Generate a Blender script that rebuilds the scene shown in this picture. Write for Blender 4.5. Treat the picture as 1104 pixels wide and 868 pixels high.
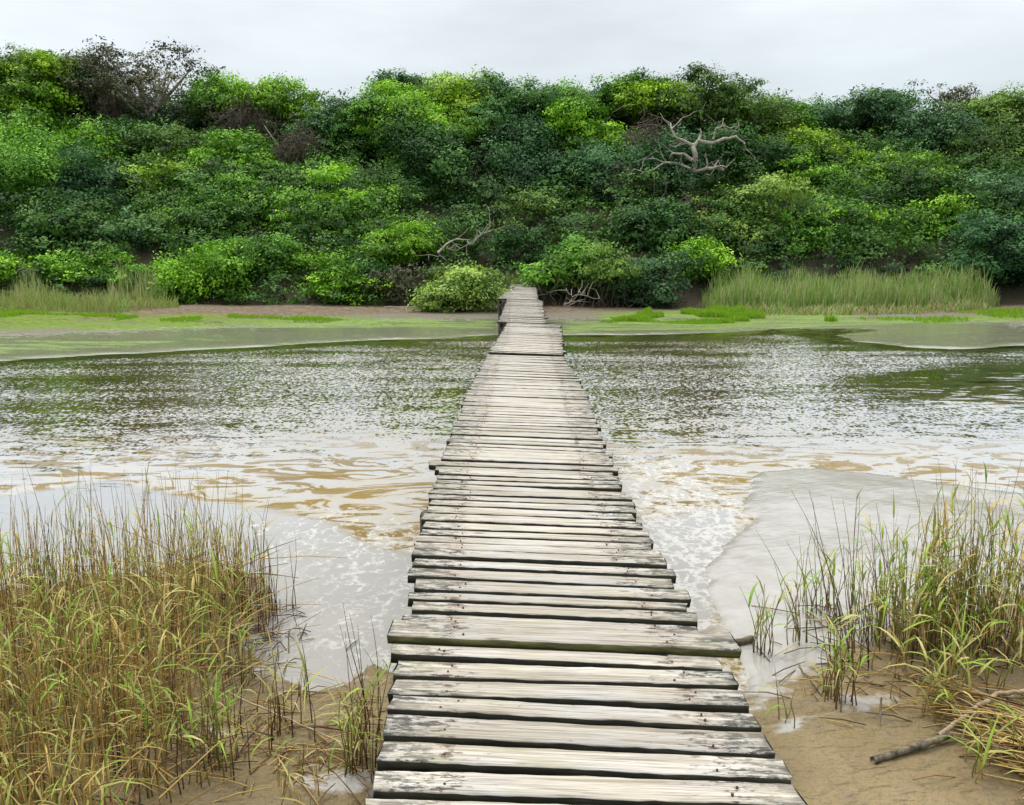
import bpy, math, random
import numpy as np
from mathutils import Vector, Matrix

for o in list(bpy.data.objects):
    bpy.data.objects.remove(o)
S = bpy.context.scene
COL = S.collection
R = math.radians

# ------------------------------------------------------------------ camera, sky, sun, exposure
PITCH = R(9.5)
FPX = 919.0
CAM_Z = 2.0
cam_d = bpy.data.cameras.new('camera')
cam = bpy.data.objects.new('camera', cam_d)
COL.objects.link(cam)
cam.location = (0, 0, CAM_Z)
cam.rotation_euler = (R(90) - PITCH, 0, 0)
cam_d.sensor_width = 36
cam_d.lens = 36 * FPX / 1104
cam_d.clip_start = 0.05
cam_d.clip_end = 3000
S.camera = cam

SUN_EL, SUN_AZ = R(60), R(-48)          # azimuth measured from +Y towards +X
world = bpy.data.worlds.new('World')
S.world = world
world.use_nodes = True
nt = world.node_tree
N, L = nt.nodes, nt.links
bg = N['Background']
bg.inputs['Strength'].default_value = 0.1
sky = N.new('ShaderNodeTexSky')
sky.sky_type = 'NISHITA'
sky.sun_disc = False
sky.sun_elevation = SUN_EL
sky.sun_rotation = SUN_AZ
sky.dust_density = 4.0
tc = N.new('ShaderNodeTexCoord')
sep = N.new('ShaderNodeSeparateXYZ')
L.new(tc.outputs['Generated'], sep.inputs[0])
ramp = N.new('ShaderNodeValToRGB')       # overcast dome: brighter towards the zenith
ramp.color_ramp.elements[0].position = 0.0
ramp.color_ramp.elements[0].color = (.735, .80, .83, 1)
ramp.color_ramp.elements[1].position = 1.0
ramp.color_ramp.elements[1].color = (1.0, 1.0, 1.0, 1)
e = ramp.color_ramp.elements.new(0.16); e.color = (.72, .80, .845, 1)
e = ramp.color_ramp.elements.new(0.30); e.color = (.84, .89, .92, 1)
e = ramp.color_ramp.elements.new(0.5); e.color = (.98, .98, .98, 1)
L.new(sep.outputs['Z'], ramp.inputs[0])
mp = N.new('ShaderNodeMapping'); mp.inputs['Scale'].default_value = (2.2, 2.2, 9)
L.new(tc.outputs['Generated'], mp.inputs['Vector'])
cn = N.new('ShaderNodeTexNoise'); cn.inputs['Scale'].default_value = 1.25; cn.inputs['Detail'].default_value = 8
cn.inputs['Roughness'].default_value = .55
L.new(mp.outputs[0], cn.inputs['Vector'])
mr = N.new('ShaderNodeMapRange'); mr.inputs['From Min'].default_value = .3; mr.inputs['From Max'].default_value = .72
mr.inputs['To Min'].default_value = 8.0; mr.inputs['To Max'].default_value = 10.5
L.new(cn.outputs['Fac'], mr.inputs['Value'])
vm = N.new('ShaderNodeVectorMath'); vm.operation = 'SCALE'
L.new(ramp.outputs['Color'], vm.inputs[0]); L.new(mr.outputs[0], vm.inputs['Scale'])
zb = N.new('ShaderNodeMapRange'); zb.inputs['From Min'].default_value = .3; zb.inputs['From Max'].default_value = .9
zb.inputs['To Min'].default_value = 1.0; zb.inputs['To Max'].default_value = 3.0
L.new(sep.outputs['Z'], zb.inputs['Value'])
vm2 = N.new('ShaderNodeVectorMath'); vm2.operation = 'SCALE'
L.new(vm.outputs[0], vm2.inputs[0]); L.new(zb.outputs[0], vm2.inputs['Scale'])
dk = N.new('ShaderNodeMapRange'); dk.inputs['From Min'].default_value = -.75; dk.inputs['From Max'].default_value = .35   # unseen sky behind the camera dimmed, added to cut fill on facing sides
dk.inputs['To Min'].default_value = .42; dk.inputs['To Max'].default_value = 1.0
L.new(sep.outputs['Y'], dk.inputs['Value'])
vm3 = N.new('ShaderNodeVectorMath'); vm3.operation = 'SCALE'
L.new(vm2.outputs[0], vm3.inputs[0]); L.new(dk.outputs[0], vm3.inputs['Scale'])
mx = N.new('ShaderNodeMixRGB'); mx.inputs[0].default_value = .92
L.new(sky.outputs[0], mx.inputs[1]); L.new(vm3.outputs[0], mx.inputs[2])
L.new(mx.outputs[0], bg.inputs['Color'])

sd_ = bpy.data.lights.new('sun', 'SUN'); sd_.energy = 1.5; sd_.angle = R(14); sd_.color = (1, .95, .86)
sun = bpy.data.objects.new('sun', sd_); COL.objects.link(sun)
sun.location = (-20, 10, 40)
sv = Vector((math.sin(SUN_AZ) * math.cos(SUN_EL), math.cos(SUN_AZ) * math.cos(SUN_EL), math.sin(SUN_EL)))
sun.rotation_euler = sv.to_track_quat('Z', 'Y').to_euler()

S.render.engine = 'CYCLES'
S.cycles.max_bounces = 6
S.cycles.transparent_max_bounces = 4
S.view_settings.view_transform = 'Standard'
S.view_settings.look = 'None'
S.view_settings.exposure = 0.26
S.view_settings.gamma = 1

# ------------------------------------------------------------------ helpers
def ray(u, v):
    x, y = (u - 552) / FPX, -(v - 434) / FPX
    c, s = math.cos(PITCH), math.sin(PITCH)
    return Vector((x, c + y * s, -s + y * c))

def at(u, v, z=0.0):
    """the place on the level z that the photograph shows at u, v"""
    d = ray(u, v); t = (z - CAM_Z) / d.z
    return Vector((d.x * t, d.y * t, z))

def atY(u, v, Y):
    d = ray(u, v); t = Y / d.y
    return Vector((d.x * t, Y, CAM_Z + d.z * t))

def tag(o, label=None, cat=None, group=None, kind=None):
    if label: o['label'] = label
    if cat: o['category'] = cat
    if group: o['group'] = group
    if kind: o['kind'] = kind
    return o

def empty(name, loc=(0, 0, 0), parent=None):
    o = bpy.data.objects.new(name, None); o.empty_display_size = .2
    COL.objects.link(o); o.location = loc
    if parent: o.parent = parent
    return o

def np_mesh(name, V, F, mats=(), parent=None, smooth=False, face_attr=None, point_col=None, fmat=None, loc=None):
    """V n x 3, F m x k (one k) -> mesh object"""
    V = np.asarray(V, np.float32); F = np.asarray(F, np.int32)
    me = bpy.data.meshes.new(name)
    me.vertices.add(len(V)); me.vertices.foreach_set('co', V.ravel())
    k = F.shape[1]
    me.loops.add(F.size); me.loops.foreach_set('vertex_index', F.ravel())
    me.polygons.add(len(F))
    me.polygons.foreach_set('loop_start', np.arange(0, F.size, k, dtype=np.int32))
    me.update(calc_edges=True)
    if smooth: me.polygons.foreach_set('use_smooth', np.ones(len(F), bool))
    for m in (mats if isinstance(mats, (list, tuple)) else [mats]): me.materials.append(m)
    if fmat is not None: me.polygons.foreach_set('material_index', np.asarray(fmat, np.int32))
    if face_attr is not None:
        a = me.attributes.new('v', 'FLOAT', 'FACE'); a.data.foreach_set('value', np.asarray(face_attr, np.float32))
    if point_col is not None:
        a = me.attributes.new('Col', 'FLOAT_COLOR', 'POINT')
        c = np.ones((len(V), 4), np.float32); c[:, :3] = point_col
        a.data.foreach_set('color', c.ravel())
    o = bpy.data.objects.new(name, me); COL.objects.link(o)
    if parent: o.parent = parent
    if loc is not None: o.location = loc
    return o

class MB:
    """collects quads with a colour per vertex"""
    def __init__(s): s.v, s.f, s.c, s.m = [], [], [], []
    def tube(s, pts, radii, col, n=5, mi=0, cap=True):
        pts = [Vector(p) for p in pts]; b0 = len(s.v); k = len(pts)
        ref = Vector((.31, .52, .79)).normalized()
        for i, p in enumerate(pts):
            t = (pts[min(i + 1, k - 1)] - pts[max(i - 1, 0)])
            t = t.normalized() if t.length > 1e-9 else Vector((0, 0, 1))
            a = t.cross(ref)
            a = a.normalized() if a.length > 1e-4 else t.orthogonal().normalized()
            b = t.cross(a)
            r = radii[i] if hasattr(radii, '__len__') else radii
            cc = col[i] if hasattr(col[0], '__len__') else col
            for j in range(n):
                q = 2 * math.pi * j / n
                s.v.append(p + a * (math.cos(q) * r) + b * (math.sin(q) * r)); s.c.append(cc)
        for i in range(k - 1):
            for j in range(n):
                jj = (j + 1) % n
                s.f.append((b0 + i * n + j, b0 + i * n + jj, b0 + (i + 1) * n + jj, b0 + (i + 1) * n + j)); s.m.append(mi)
        if cap and n >= 4:
            for e0 in (b0, b0 + (k - 1) * n):
                for j in range(0, n - 2, 2):
                    q = (e0, e0 + j + 1, e0 + j + 2, e0 + (j + 3) % n if j + 3 < n else e0 + j + 2)
                    if len(set(q)) == 4: s.f.append(q); s.m.append(mi)
    def ribbon(s, pts, widths, col, side, mi=0):
        b0 = len(s.v)
        for i, p in enumerate(pts):
            w = side * (widths[i] / 2)
            s.v.append(Vector(p) - w); s.v.append(Vector(p) + w)
            cc = col[i] if hasattr(col[0], '__len__') else col
            s.c.append(cc); s.c.append(cc)
        for i in range(len(pts) - 1):
            a = b0 + 2 * i
            s.f.append((a, a + 1, a + 3, a + 2)); s.m.append(mi)
    def box(s, c, d, col=(1, 1, 1), rot=None, mi=0):
        b0 = len(s.v); c = Vector(c)
        for sx in (-1, 1):
            for sy in (-1, 1):
                for sz in (-1, 1):
                    p = Vector((sx * d[0] / 2, sy * d[1] / 2, sz * d[2] / 2))
                    if rot is not None: p = rot @ p
                    s.v.append(c + p); s.c.append(col)
        for q in ((0, 1, 3, 2), (4, 6, 7, 5), (0, 4, 5, 1), (2, 3, 7, 6), (0, 2, 6, 4), (1, 5, 7, 3)):
            s.f.append(tuple(b0 + i for i in q)); s.m.append(mi)
    def build(s, name, mats, parent=None, origin=(0, 0, 0), smooth=False):
        V = np.array([tuple(v) for v in s.v], np.float32) - np.array(origin, np.float32)
        return np_mesh(name, V, np.array(s.f), mats, parent, smooth, point_col=np.array([tuple(c) for c in s.c]), fmat=s.m)

def vnoise(x, y, seed=0):
    xi, yi = np.floor(x).astype(np.int64), np.floor(y).astype(np.int64)
    fx, fy = x - xi, y - yi
    fx, fy = fx * fx * (3 - 2 * fx), fy * fy * (3 - 2 * fy)
    def h(a, b):
        n = (a * 374761393 + b * 668265263 + seed * 1442695041) & 0xffffffff
        n = ((n ^ (n >> 13)) * 1274126177) & 0xffffffff
        return ((n ^ (n >> 16)) & 0xffff) / 65535.0
    return (h(xi, yi) * (1 - fx) + h(xi + 1, yi) * fx) * (1 - fy) + (h(xi, yi + 1) * (1 - fx) + h(xi + 1, yi + 1) * fx) * fy

def fbm(x, y, seed=0, o=4):
    t, a, n = 0, .5, 0
    for i in range(o):
        t = t + a * vnoise(x * 2 ** i, y * 2 ** i, seed + i); n += a; a *= .5
    return t / n

def sstep(a, b, x):
    t = np.clip((x - a) / (b - a), 0, 1); return t * t * (3 - 2 * t)

def poly_sd(x, y, P):
    """signed distance to a closed polygon, positive inside"""
    P = np.asarray(P, float); d = np.full(x.shape, 1e9); ins = np.zeros(x.shape, bool)
    for i in range(len(P)):
        ax, ay = P[i]; bx, by = P[(i + 1) % len(P)]
        ex, ey = bx - ax, by - ay
        t = np.clip(((x - ax) * ex + (y - ay) * ey) / (ex * ex + ey * ey + 1e-12), 0, 1)
        d = np.minimum(d, np.hypot(x - ax - t * ex, y - ay - t * ey))
        c = (ay > y) != (by > y)
        ins ^= c & (x < ex * (y - ay) / (ey if abs(ey) > 1e-12 else 1e-12) + ax)
    return np.where(ins, d, -d)

def W(pts, z=0.0):
    return [tuple(at(u, v, z))[:2] for u, v in pts]

# ------------------------------------------------------------------ materials
def mat(name):
    m = bpy.data.materials.new(name); m.use_nodes = True
    n, l = m.node_tree.nodes, m.node_tree.links
    return m, n, l, n['Principled BSDF']

def noise(n, l, vec, scale, detail=4, rough=.55, dist=0):
    t = n.new('ShaderNodeTexNoise'); t.inputs['Scale'].default_value = scale
    t.inputs['Detail'].default_value = detail; t.inputs['Roughness'].default_value = rough
    t.inputs['Distortion'].default_value = dist
    if vec is not None: l.new(vec, t.inputs['Vector'])
    return t.outputs['Fac']

def mapr(n, l, v, a, b, c=0, d=1, smooth=False):
    t = n.new('ShaderNodeMapRange')
    if smooth: t.interpolation_type = 'SMOOTHSTEP'
    for k, x in zip(('From Min', 'From Max', 'To Min', 'To Max'), (a, b, c, d)):
        if hasattr(x, 'is_output') : l.new(x, t.inputs[k])
        else: t.inputs[k].default_value = x
    l.new(v, t.inputs['Value'])
    return t.outputs[0]

def math_(n, l, op, a, b=None):
    t = n.new('ShaderNodeMath'); t.operation = op
    for i, x in enumerate((a, b)):
        if x is None: continue
        if hasattr(x, 'is_output'): l.new(x, t.inputs[i])
        else: t.inputs[i].default_value = x
    return t.outputs[0]

def mixc(n, l, f, a, b, mode='MIX'):
    t = n.new('ShaderNodeMixRGB'); t.blend_type = mode
    for i, x in enumerate((f, a, b)):
        if hasattr(x, 'is_output'): l.new(x, t.inputs[i])
        elif i == 0: t.inputs[0].default_value = x
        else: t.inputs[i].default_value = (*x, 1)
    return t.outputs[0]

def mapping(n, l, vec, scale=(1, 1, 1), rot=(0, 0, 0)):
    t = n.new('ShaderNodeMapping'); t.inputs['Scale'].default_value = scale; t.inputs['Rotation'].default_value = rot
    l.new(vec, t.inputs['Vector']); return t.outputs[0]

def coords(n, kind='Object'):
    return n.new('ShaderNodeTexCoord').outputs[kind]

def bump(n, l, h, strength, dist, normal=None):
    t = n.new('ShaderNodeBump'); t.inputs['Distance'].default_value = dist
    if hasattr(strength, 'is_output'): l.new(strength, t.inputs['Strength'])
    else: t.inputs['Strength'].default_value = strength
    l.new(h, t.inputs['Height'])
    if normal is not None: l.new(normal, t.inputs['Normal'])
    return t.outputs[0]

def attr(n, name):
    t = n.new('ShaderNodeAttribute'); t.attribute_name = name; return t

def foliage_mat():
    m, n, l, p = mat('foliage')
    oi = n.new('ShaderNodeObjectInfo')
    a = attr(n, 'v').outputs['Fac']
    gain = mapr(n, l, a, 0, 1, .25, 1.75)
    hs = n.new('ShaderNodeHueSaturation')
    l.new(mapr(n, l, a, 0, 1, .512, .472), hs.inputs['Hue'])
    l.new(gain, hs.inputs['Value']); l.new(oi.outputs['Color'], hs.inputs['Color'])
    l.new(hs.outputs[0], p.inputs['Base Color'])
    p.inputs['Roughness'].default_value = .6; p.inputs['Specular IOR Level'].default_value = .18
    tr = n.new('ShaderNodeBsdfTranslucent')
    l.new(mixc(n, l, 1.0, hs.outputs[0], (1.0, 1.1, .5), 'MULTIPLY'), tr.inputs['Color'])
    ms = n.new('ShaderNodeMixShader'); ms.inputs[0].default_value = .15
    l.new(p.outputs[0], ms.inputs[1]); l.new(tr.outputs[0], ms.inputs[2])
    l.new(ms.outputs[0], n['Material Output'].inputs['Surface'])
    return m

def blade_mat(name, rough=.55, transl=.25):
    m, n, l, p = mat(name)
    c = attr(n, 'Col').outputs['Color']
    nz = noise(n, l, coords(n), 40, 3)
    c2 = mixc(n, l, 1.0, c, mixc(n, l, nz, (.7, .7, .7), (1.25, 1.25, 1.25)), 'MULTIPLY')
    l.new(c2, p.inputs['Base Color']); p.inputs['Roughness'].default_value = rough
    p.inputs['Specular IOR Level'].default_value = .3
    tr = n.new('ShaderNodeBsdfTranslucent'); l.new(c2, tr.inputs['Color'])
    ms = n.new('ShaderNodeMixShader'); ms.inputs[0].default_value = transl
    l.new(p.outputs[0], ms.inputs[1]); l.new(tr.outputs[0], ms.inputs[2])
    l.new(ms.outputs[0], n['Material Output'].inputs['Surface'])
    return m

def bark_mat(name, c1, c2, sc=6):
    m, n, l, p = mat(name)
    v = coords(n)
    a = noise(n, l, mapping(n, l, v, (sc, sc, sc * .35)), 1.5, 6, .65)
    l.new(mixc(n, l, mapr(n, l, a, .35, .65), c1, c2), p.inputs['Base Color'])
    p.inputs['Roughness'].default_value = .85; p.inputs['Specular IOR Level'].default_value = .2
    l.new(bump(n, l, a, .8, .03), p.inputs['Normal'])
    return m

def wood_top():
    m, n, l, p = mat('weathered_plank_wood')
    oi = n.new('ShaderNodeObjectInfo'); v = coords(n)
    off = n.new('ShaderNodeVectorMath'); off.operation = 'ADD'
    cx = n.new('ShaderNodeCombineXYZ')
    r100 = math_(n, l, 'MULTIPLY', oi.outputs['Random'], 97.0)
    l.new(r100, cx.inputs[0]); l.new(r100, cx.inputs[1]); l.new(r100, cx.inputs[2])
    l.new(v, off.inputs[0]); l.new(cx.outputs[0], off.inputs[1]); q = off.outputs[0]
    grain = noise(n, l, mapping(n, l, q, (1.3, 70, 34)), 1.0, 6, .68, .5)
    fine = noise(n, l, mapping(n, l, q, (4, 190, 90)), 1.0, 3, .6)
    patch = noise(n, l, mapping(n, l, q, (2.2, 7, 7)), 1.0, 5, .6)
    blotch = noise(n, l, mapping(n, l, q, (13, 42, 30)), 1.0, 8, .78)
    c = mixc(n, l, mapr(n, l, grain, .34, .66), (.25, .215, .16), (.575, .545, .475))
    c = mixc(n, l, mapr(n, l, patch, .42, .68), c, mixc(n, l, grain, (.36, .35, .325), (.56, .555, .54)))
    c = mixc(n, l, math_(n, l, 'MULTIPLY', mapr(n, l, fine, .50, .36), .7), c, (.15, .12, .09))
    # per-plank tone
    tone = mapr(n, l, oi.outputs['Random'], 0, 1, .86, 1.1)
    tn = n.new('ShaderNodeVectorMath'); tn.operation = 'SCALE'; l.new(c, tn.inputs[0]); l.new(tone, tn.inputs['Scale']); c = tn.outputs[0]
    # lichen and grime, heavier towards the worn ends
    sx = n.new('ShaderNodeSeparateXYZ'); l.new(v, sx.inputs[0])
    ax = math_(n, l, 'ABSOLUTE', sx.outputs[0])
    endm = mapr(n, l, ax, .12, .62, 0, .165, True)
    thr = math_(n, l, 'SUBTRACT', .635, endm)
    gr = mapr(n, l, blotch, thr, math_(n, l, 'ADD', thr, .07))
    big = mapr(n, l, patch, .40, .56)
    gr = math_(n, l, 'MULTIPLY', gr, mapr(n, l, big, 0, 1, .35, .95))
    c = mixc(n, l, gr, c, (.045, .048, .036))
    gpatch = mapr(n, l, noise(n, l, mapping(n, l, q, (3, 9, 9)), 1.3, 4), .58, .74, 0, .5)
    c = mixc(n, l, gpatch, c, (.30, .31, .17))
    # knots
    vo = n.new('ShaderNodeTexVoronoi'); vo.inputs['Scale'].default_value = 1.0
    l.new(mapping(n, l, q, (2.6, 8.5, 2)), vo.inputs['Vector'])
    kn = mapr(n, l, vo.outputs['Distance'], .05, .11, .75, 0)
    c = mixc(n, l, kn, c, (.13, .085, .055))
    # rust bleeding round the nails
    dx = math_(n, l, 'ABSOLUTE', math_(n, l, 'SUBTRACT', ax, .43))
    ru = math_(n, l, 'MULTIPLY', mapr(n, l, dx, .0, .06, 1, 0), mapr(n, l, blotch, .50, .56))
    c = mixc(n, l, math_(n, l, 'MULTIPLY', ru, .8), c, (.11, .06, .045))
    l.new(c, p.inputs['Base Color'])
    p.inputs['Roughness'].default_value = .78; p.inputs['Specular IOR Level'].default_value = .25
    hb = math_(n, l, 'ADD', math_(n, l, 'MULTIPLY', grain, .7), math_(n, l, 'MULTIPLY', fine, .4))
    hb = math_(n, l, 'SUBTRACT', hb, math_(n, l, 'MULTIPLY', gr, .3))
    l.new(bump(n, l, hb, .9, .006), p.inputs['Normal'])
    return m

def wood_side(name='mossy_painted_shade_side', a=(.016, .017, .012), b=(.05, .052, .026)):  # default tones paint gap shade onto the plank sides, along with moss
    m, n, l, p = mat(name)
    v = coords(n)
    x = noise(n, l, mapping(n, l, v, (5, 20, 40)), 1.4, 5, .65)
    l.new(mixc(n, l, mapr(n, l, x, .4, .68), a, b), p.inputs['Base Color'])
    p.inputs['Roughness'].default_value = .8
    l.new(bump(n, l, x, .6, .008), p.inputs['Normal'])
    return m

def simple(name, col, rough=.7, var=.3, sc=20):
    m, n, l, p = mat(name)
    x = noise(n, l, coords(n), sc, 4)
    l.new(mixc(n, l, x, tuple(c * (1 - var) for c in col), tuple(min(1, c * (1 + var)) for c in col)), p.inputs['Base Color'])
    p.inputs['Roughness'].default_value = rough
    return m

def ground_mat():
    m, n, l, p = mat('river_mud')
    v = coords(n)
    col = attr(n, 'Col'); se = n.new('ShaderNodeSeparateColor'); l.new(col.outputs['Color'], se.inputs[0])
    algae, wet, dirt = se.outputs[0], se.outputs[1], se.outputs[2]
    big = noise(n, l, v, 1.1, 5, .6); mid = noise(n, l, v, 6, 6, .62); fine = noise(n, l, v, 60, 4, .6)
    c = mixc(n, l, mapr(n, l, big, .35, .65), (.150, .108, .046), (.25, .190, .094))
    c = mixc(n, l, mapr(n, l, mid, .52, .68, 0, .55), c, (.17, .14, .095))
    c = mixc(n, l, mapr(n, l, fine, .54, .66, 0, .6), c, (.15, .115, .06))
    c = mixc(n, l, mapr(n, l, noise(n, l, v, 24, 5, .7), .58, .66, 0, .55), c, (.11, .085, .05))
    wm = mapr(n, l, math_(n, l, 'ADD', wet, mapr(n, l, noise(n, l, mapping(n, l, v, (1, 1.6, 1)), 3.2, 7, .66, .6), .3, .7, -.34, .34)), .35, .62, 0, 1, True)
    grey = mixc(n, l, mapr(n, l, mid, .3, .7), (.275, .262, .235), (.36, .35, .325))
    sg = n.new('ShaderNodeSeparateXYZ'); l.new(v, sg.inputs[0])
    farw = mapr(n, l, sg.outputs[1], 12, 15)
    c = mixc(n, l, farw, c, mixc(n, l, mid, (.085, .075, .048), (.17, .15, .105)))
    grey = mixc(n, l, farw, grey, mixc(n, l, noise(n, l, mapping(n, l, v, (.3, 1.2, 1)), 1.5, 7, .65), (.13, .145, .085), (.27, .275, .20)))
    c = mixc(n, l, wm, c, grey)
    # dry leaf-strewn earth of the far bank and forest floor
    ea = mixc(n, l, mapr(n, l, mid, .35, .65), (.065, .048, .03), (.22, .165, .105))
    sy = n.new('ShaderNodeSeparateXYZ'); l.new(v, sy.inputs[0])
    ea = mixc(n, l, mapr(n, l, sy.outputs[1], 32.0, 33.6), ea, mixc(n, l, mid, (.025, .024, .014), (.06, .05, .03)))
    dm = mapr(n, l, math_(n, l, 'ADD', dirt, mapr(n, l, big, .3, .7, -.25, .25)), .35, .65)
    c = mixc(n, l, dm, c, ea)
    al = mapr(n, l, math_(n, l, 'ADD', algae, mapr(n, l, noise(n, l, mapping(n, l, v, (.3, 1.3, 1)), 1.5, 8, .72), .3, .7, -.62, .62)), .38, .72, 0, .92)
    c = mixc(n, l, al, c, mixc(n, l, mapr(n, l, mid, .35, .65), (.075, .135, .010), (.165, .265, .014)))
    l.new(c, p.inputs['Base Color'])
    rg = mapr(n, l, wm, 0, 1, .62, .10)
    rg = math_(n, l, 'ADD', rg, math_(n, l, 'MULTIPLY', math_(n, l, 'ADD', dm, al), .3))
    l.new(rg, p.inputs['Roughness'])
    l.new(mapr(n, l, wm, 0, 1, .35, .6), p.inputs['Specular IOR Level'])
    rip = n.new('ShaderNodeTexWave'); rip.inputs['Scale'].default_value = 3.2; rip.inputs['Distortion'].default_value = 9
    rip.inputs['Detail'].default_value = 3; rip.inputs['Detail Scale'].default_value = 2.2
    l.new(mapping(n, l, v, (.5, 1.5, 1), (0, 0, .5)), rip.inputs['Vector'])
    h = math_(n, l, 'ADD', math_(n, l, 'MULTIPLY', mid, 1.0), math_(n, l, 'MULTIPLY', fine, .22))
    h = math_(n, l, 'ADD', h, math_(n, l, 'MULTIPLY', rip.outputs['Fac'], .28))
    h = math_(n, l, 'ADD', h, math_(n, l, 'MULTIPLY', noise(n, l, v, 17, 4, .6), .45))
    l.new(bump(n, l, h, mapr(n, l, wm, 0, 1, .8, .055), .06), p.inputs['Normal'])
    return m

def slopes(n, l, vec, scale, detail, amp, rough=.5, dist=0):
    """a pseudo-random surface slope (x, y) as a vector, scaled by amp"""
    t = n.new('ShaderNodeTexNoise'); t.inputs['Scale'].default_value = scale; t.inputs['Detail'].default_value = detail
    t.inputs['Roughness'].default_value = rough; t.inputs['Distortion'].default_value = dist
    l.new(vec, t.inputs['Vector'])
    a = n.new('ShaderNodeVectorMath'); a.operation = 'SUBTRACT'; l.new(t.outputs['Color'], a.inputs[0]); a.inputs[1].default_value = (.5, .5, .5)
    b = n.new('ShaderNodeVectorMath'); b.operation = 'SCALE'; l.new(a.outputs[0], b.inputs[0])
    if hasattr(amp, 'is_output'): l.new(amp, b.inputs['Scale'])
    else: b.inputs['Scale'].default_value = amp
    return b.outputs[0]

def vadd(n, l, a, b):
    t = n.new('ShaderNodeVectorMath'); t.operation = 'ADD'; l.new(a, t.inputs[0]); l.new(b, t.inputs[1]); return t.outputs[0]

def water_mat():
    m, n, l, p = mat('silty_river_water')
    v = coords(n)
    col = attr(n, 'Col'); se = n.new('ShaderNodeSeparateColor'); l.new(col.outputs['Color'], se.inputs[0])
    rip, silt, foam = se.outputs[0], se.outputs[1], se.outputs[2]
    b1 = noise(n, l, v, .55, 4)
    c = mixc(n, l, mapr(n, l, b1, .35, .65), (.140, .090, .007), (.200, .132, .014))
    s2 = mapr(n, l, math_(n, l, 'ADD', silt, mapr(n, l, noise(n, l, mapping(n, l, v, (1, 1.5, 1)), 1.6, 6, .6, .8), .3, .7, -.2, .2)), .25, .75, 0, 1, True)
    # pale sky glare painted on smooth water; clear marks golden tilted-ripple patches without it
    fl = noise(n, l, mapping(n, l, v, (.75, 1.5, 1), (0, 0, .55)), 1.7, 7, .60, 2.6)
    sw = n.new('ShaderNodeSeparateXYZ'); l.new(v, sw.inputs[0])
    zone = math_(n, l, 'MULTIPLY', math_(n, l, 'MULTIPLY', mapr(n, l, rip, .15, .34, 1, 0), mapr(n, l, sw.outputs[1], 11, 13, 1, 0)), math_(n, l, 'SUBTRACT', 1.0, s2))
    clear = math_(n, l, 'MULTIPLY', mapr(n, l, fl, .445, .49, 1, 0), zone)
    c = mixc(n, l, math_(n, l, 'MULTIPLY', math_(n, l, 'SUBTRACT', zone, clear), .8), c, (.33, .315, .275))
    c = mixc(n, l, s2, c, mixc(n, l, noise(n, l, v, 3, 5), (.215, .208, .185), (.275, .268, .245)))
    # foam: drifting streaks and lacy patches
    f1 = noise(n, l, mapping(n, l, v, (2.6, .75, 1), (0, 0, .28)), 2.2, 9, .68, 2.0)
    f2 = noise(n, l, v, 18, 6, .72, .8)
    vo = n.new('ShaderNodeTexVoronoi'); vo.feature = 'DISTANCE_TO_EDGE'; vo.inputs['Scale'].default_value = 7.5
    wv = n.new('ShaderNodeVectorMath'); wv.operation = 'ADD'; l.new(v, wv.inputs[0])
    l.new(slopes(n, l, v, 5, 4, .45, .6), wv.inputs[1]); l.new(mapping(n, l, wv.outputs[0], (1, .6, 1)), vo.inputs['Vector'])
    lace = mapr(n, l, vo.outputs['Distance'], 0, .22, .16, -.06)
    fs = math_(n, l, 'ADD', math_(n, l, 'MULTIPLY', f1, .6), math_(n, l, 'MULTIPLY', f2, .4))
    fs = math_(n, l, 'ADD', fs, lace)
    fm = mapr(n, l, math_(n, l, 'ADD', fs, math_(n, l, 'MULTIPLY', foam, .25)), .655, .80)
    fm = math_(n, l, 'MULTIPLY', fm, mapr(n, l, foam, .05, .3))
    c = mixc(n, l, math_(n, l, 'MULTIPLY', fm, .62), c, mixc(n, l, f2, (.40, .40, .38), (.60, .60, .58)))
    # wind chop, ripples and a smooth slow swell as surface slopes
    notsilt = math_(n, l, 'SUBTRACT', 1.0, math_(n, l, 'MULTIPLY', s2, .93))
    chop = math_(n, l, 'MULTIPLY', rip, notsilt)
    gust = mapr(n, l, noise(n, l, mapping(n, l, v, (.25, .9, 1), (0, 0, .06)), 1.0, 4, .6), .35, .65, .55, 1.35)
    chop = math_(n, l, 'MULTIPLY', chop, gust)
    a1 = slopes(n, l, mapping(n, l, v, (1.0, .75, 1), (0, 0, .1)), 20.0, 2, math_(n, l, 'MULTIPLY', chop, .50), .55, .4)
    a2 = slopes(n, l, mapping(n, l, v, (1.0, .6, 1), (0, 0, -.15)), 36.0, 1, math_(n, l, 'MULTIPLY', chop, .40), .5)
    a3 = slopes(n, l, mapping(n, l, v, (.55, 1.5, 1), (0, 0, -.35)), 1.9, 4, math_(n, l, 'MULTIPLY', notsilt, mapr(n, l, rip, .1, .45, .26, .05)), .5, 1.6)
    a4 = slopes(n, l, v, 30, 3, math_(n, l, 'MULTIPLY', fm, .5), .6)
    a5 = slopes(n, l, mapping(n, l, v, (.5, 2.2, 1), (0, 0, .2)), 9, 3, .05, .6)
    a4 = vadd(n, l, a4, a5)
    h = vadd(n, l, vadd(n, l, a1, a2), vadd(n, l, a3, a4))
    f = n.new('ShaderNodeVectorMath'); f.operation = 'MULTIPLY'; l.new(h, f.inputs[0]); f.inputs[1].default_value = (1, 1, 0)
    g = n.new('ShaderNodeVectorMath'); g.operation = 'ADD'; l.new(f.outputs[0], g.inputs[0])
    bi = n.new('ShaderNodeCombineXYZ'); bi.inputs[2].default_value = 1; l.new(math_(n, l, 'SUBTRACT', math_(n, l, 'MULTIPLY', chop, -.085), math_(n, l, 'ADD', .03, math_(n, l, 'MULTIPLY', zone, .03))), bi.inputs[1]); l.new(bi.outputs[0], g.inputs[1])
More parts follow.
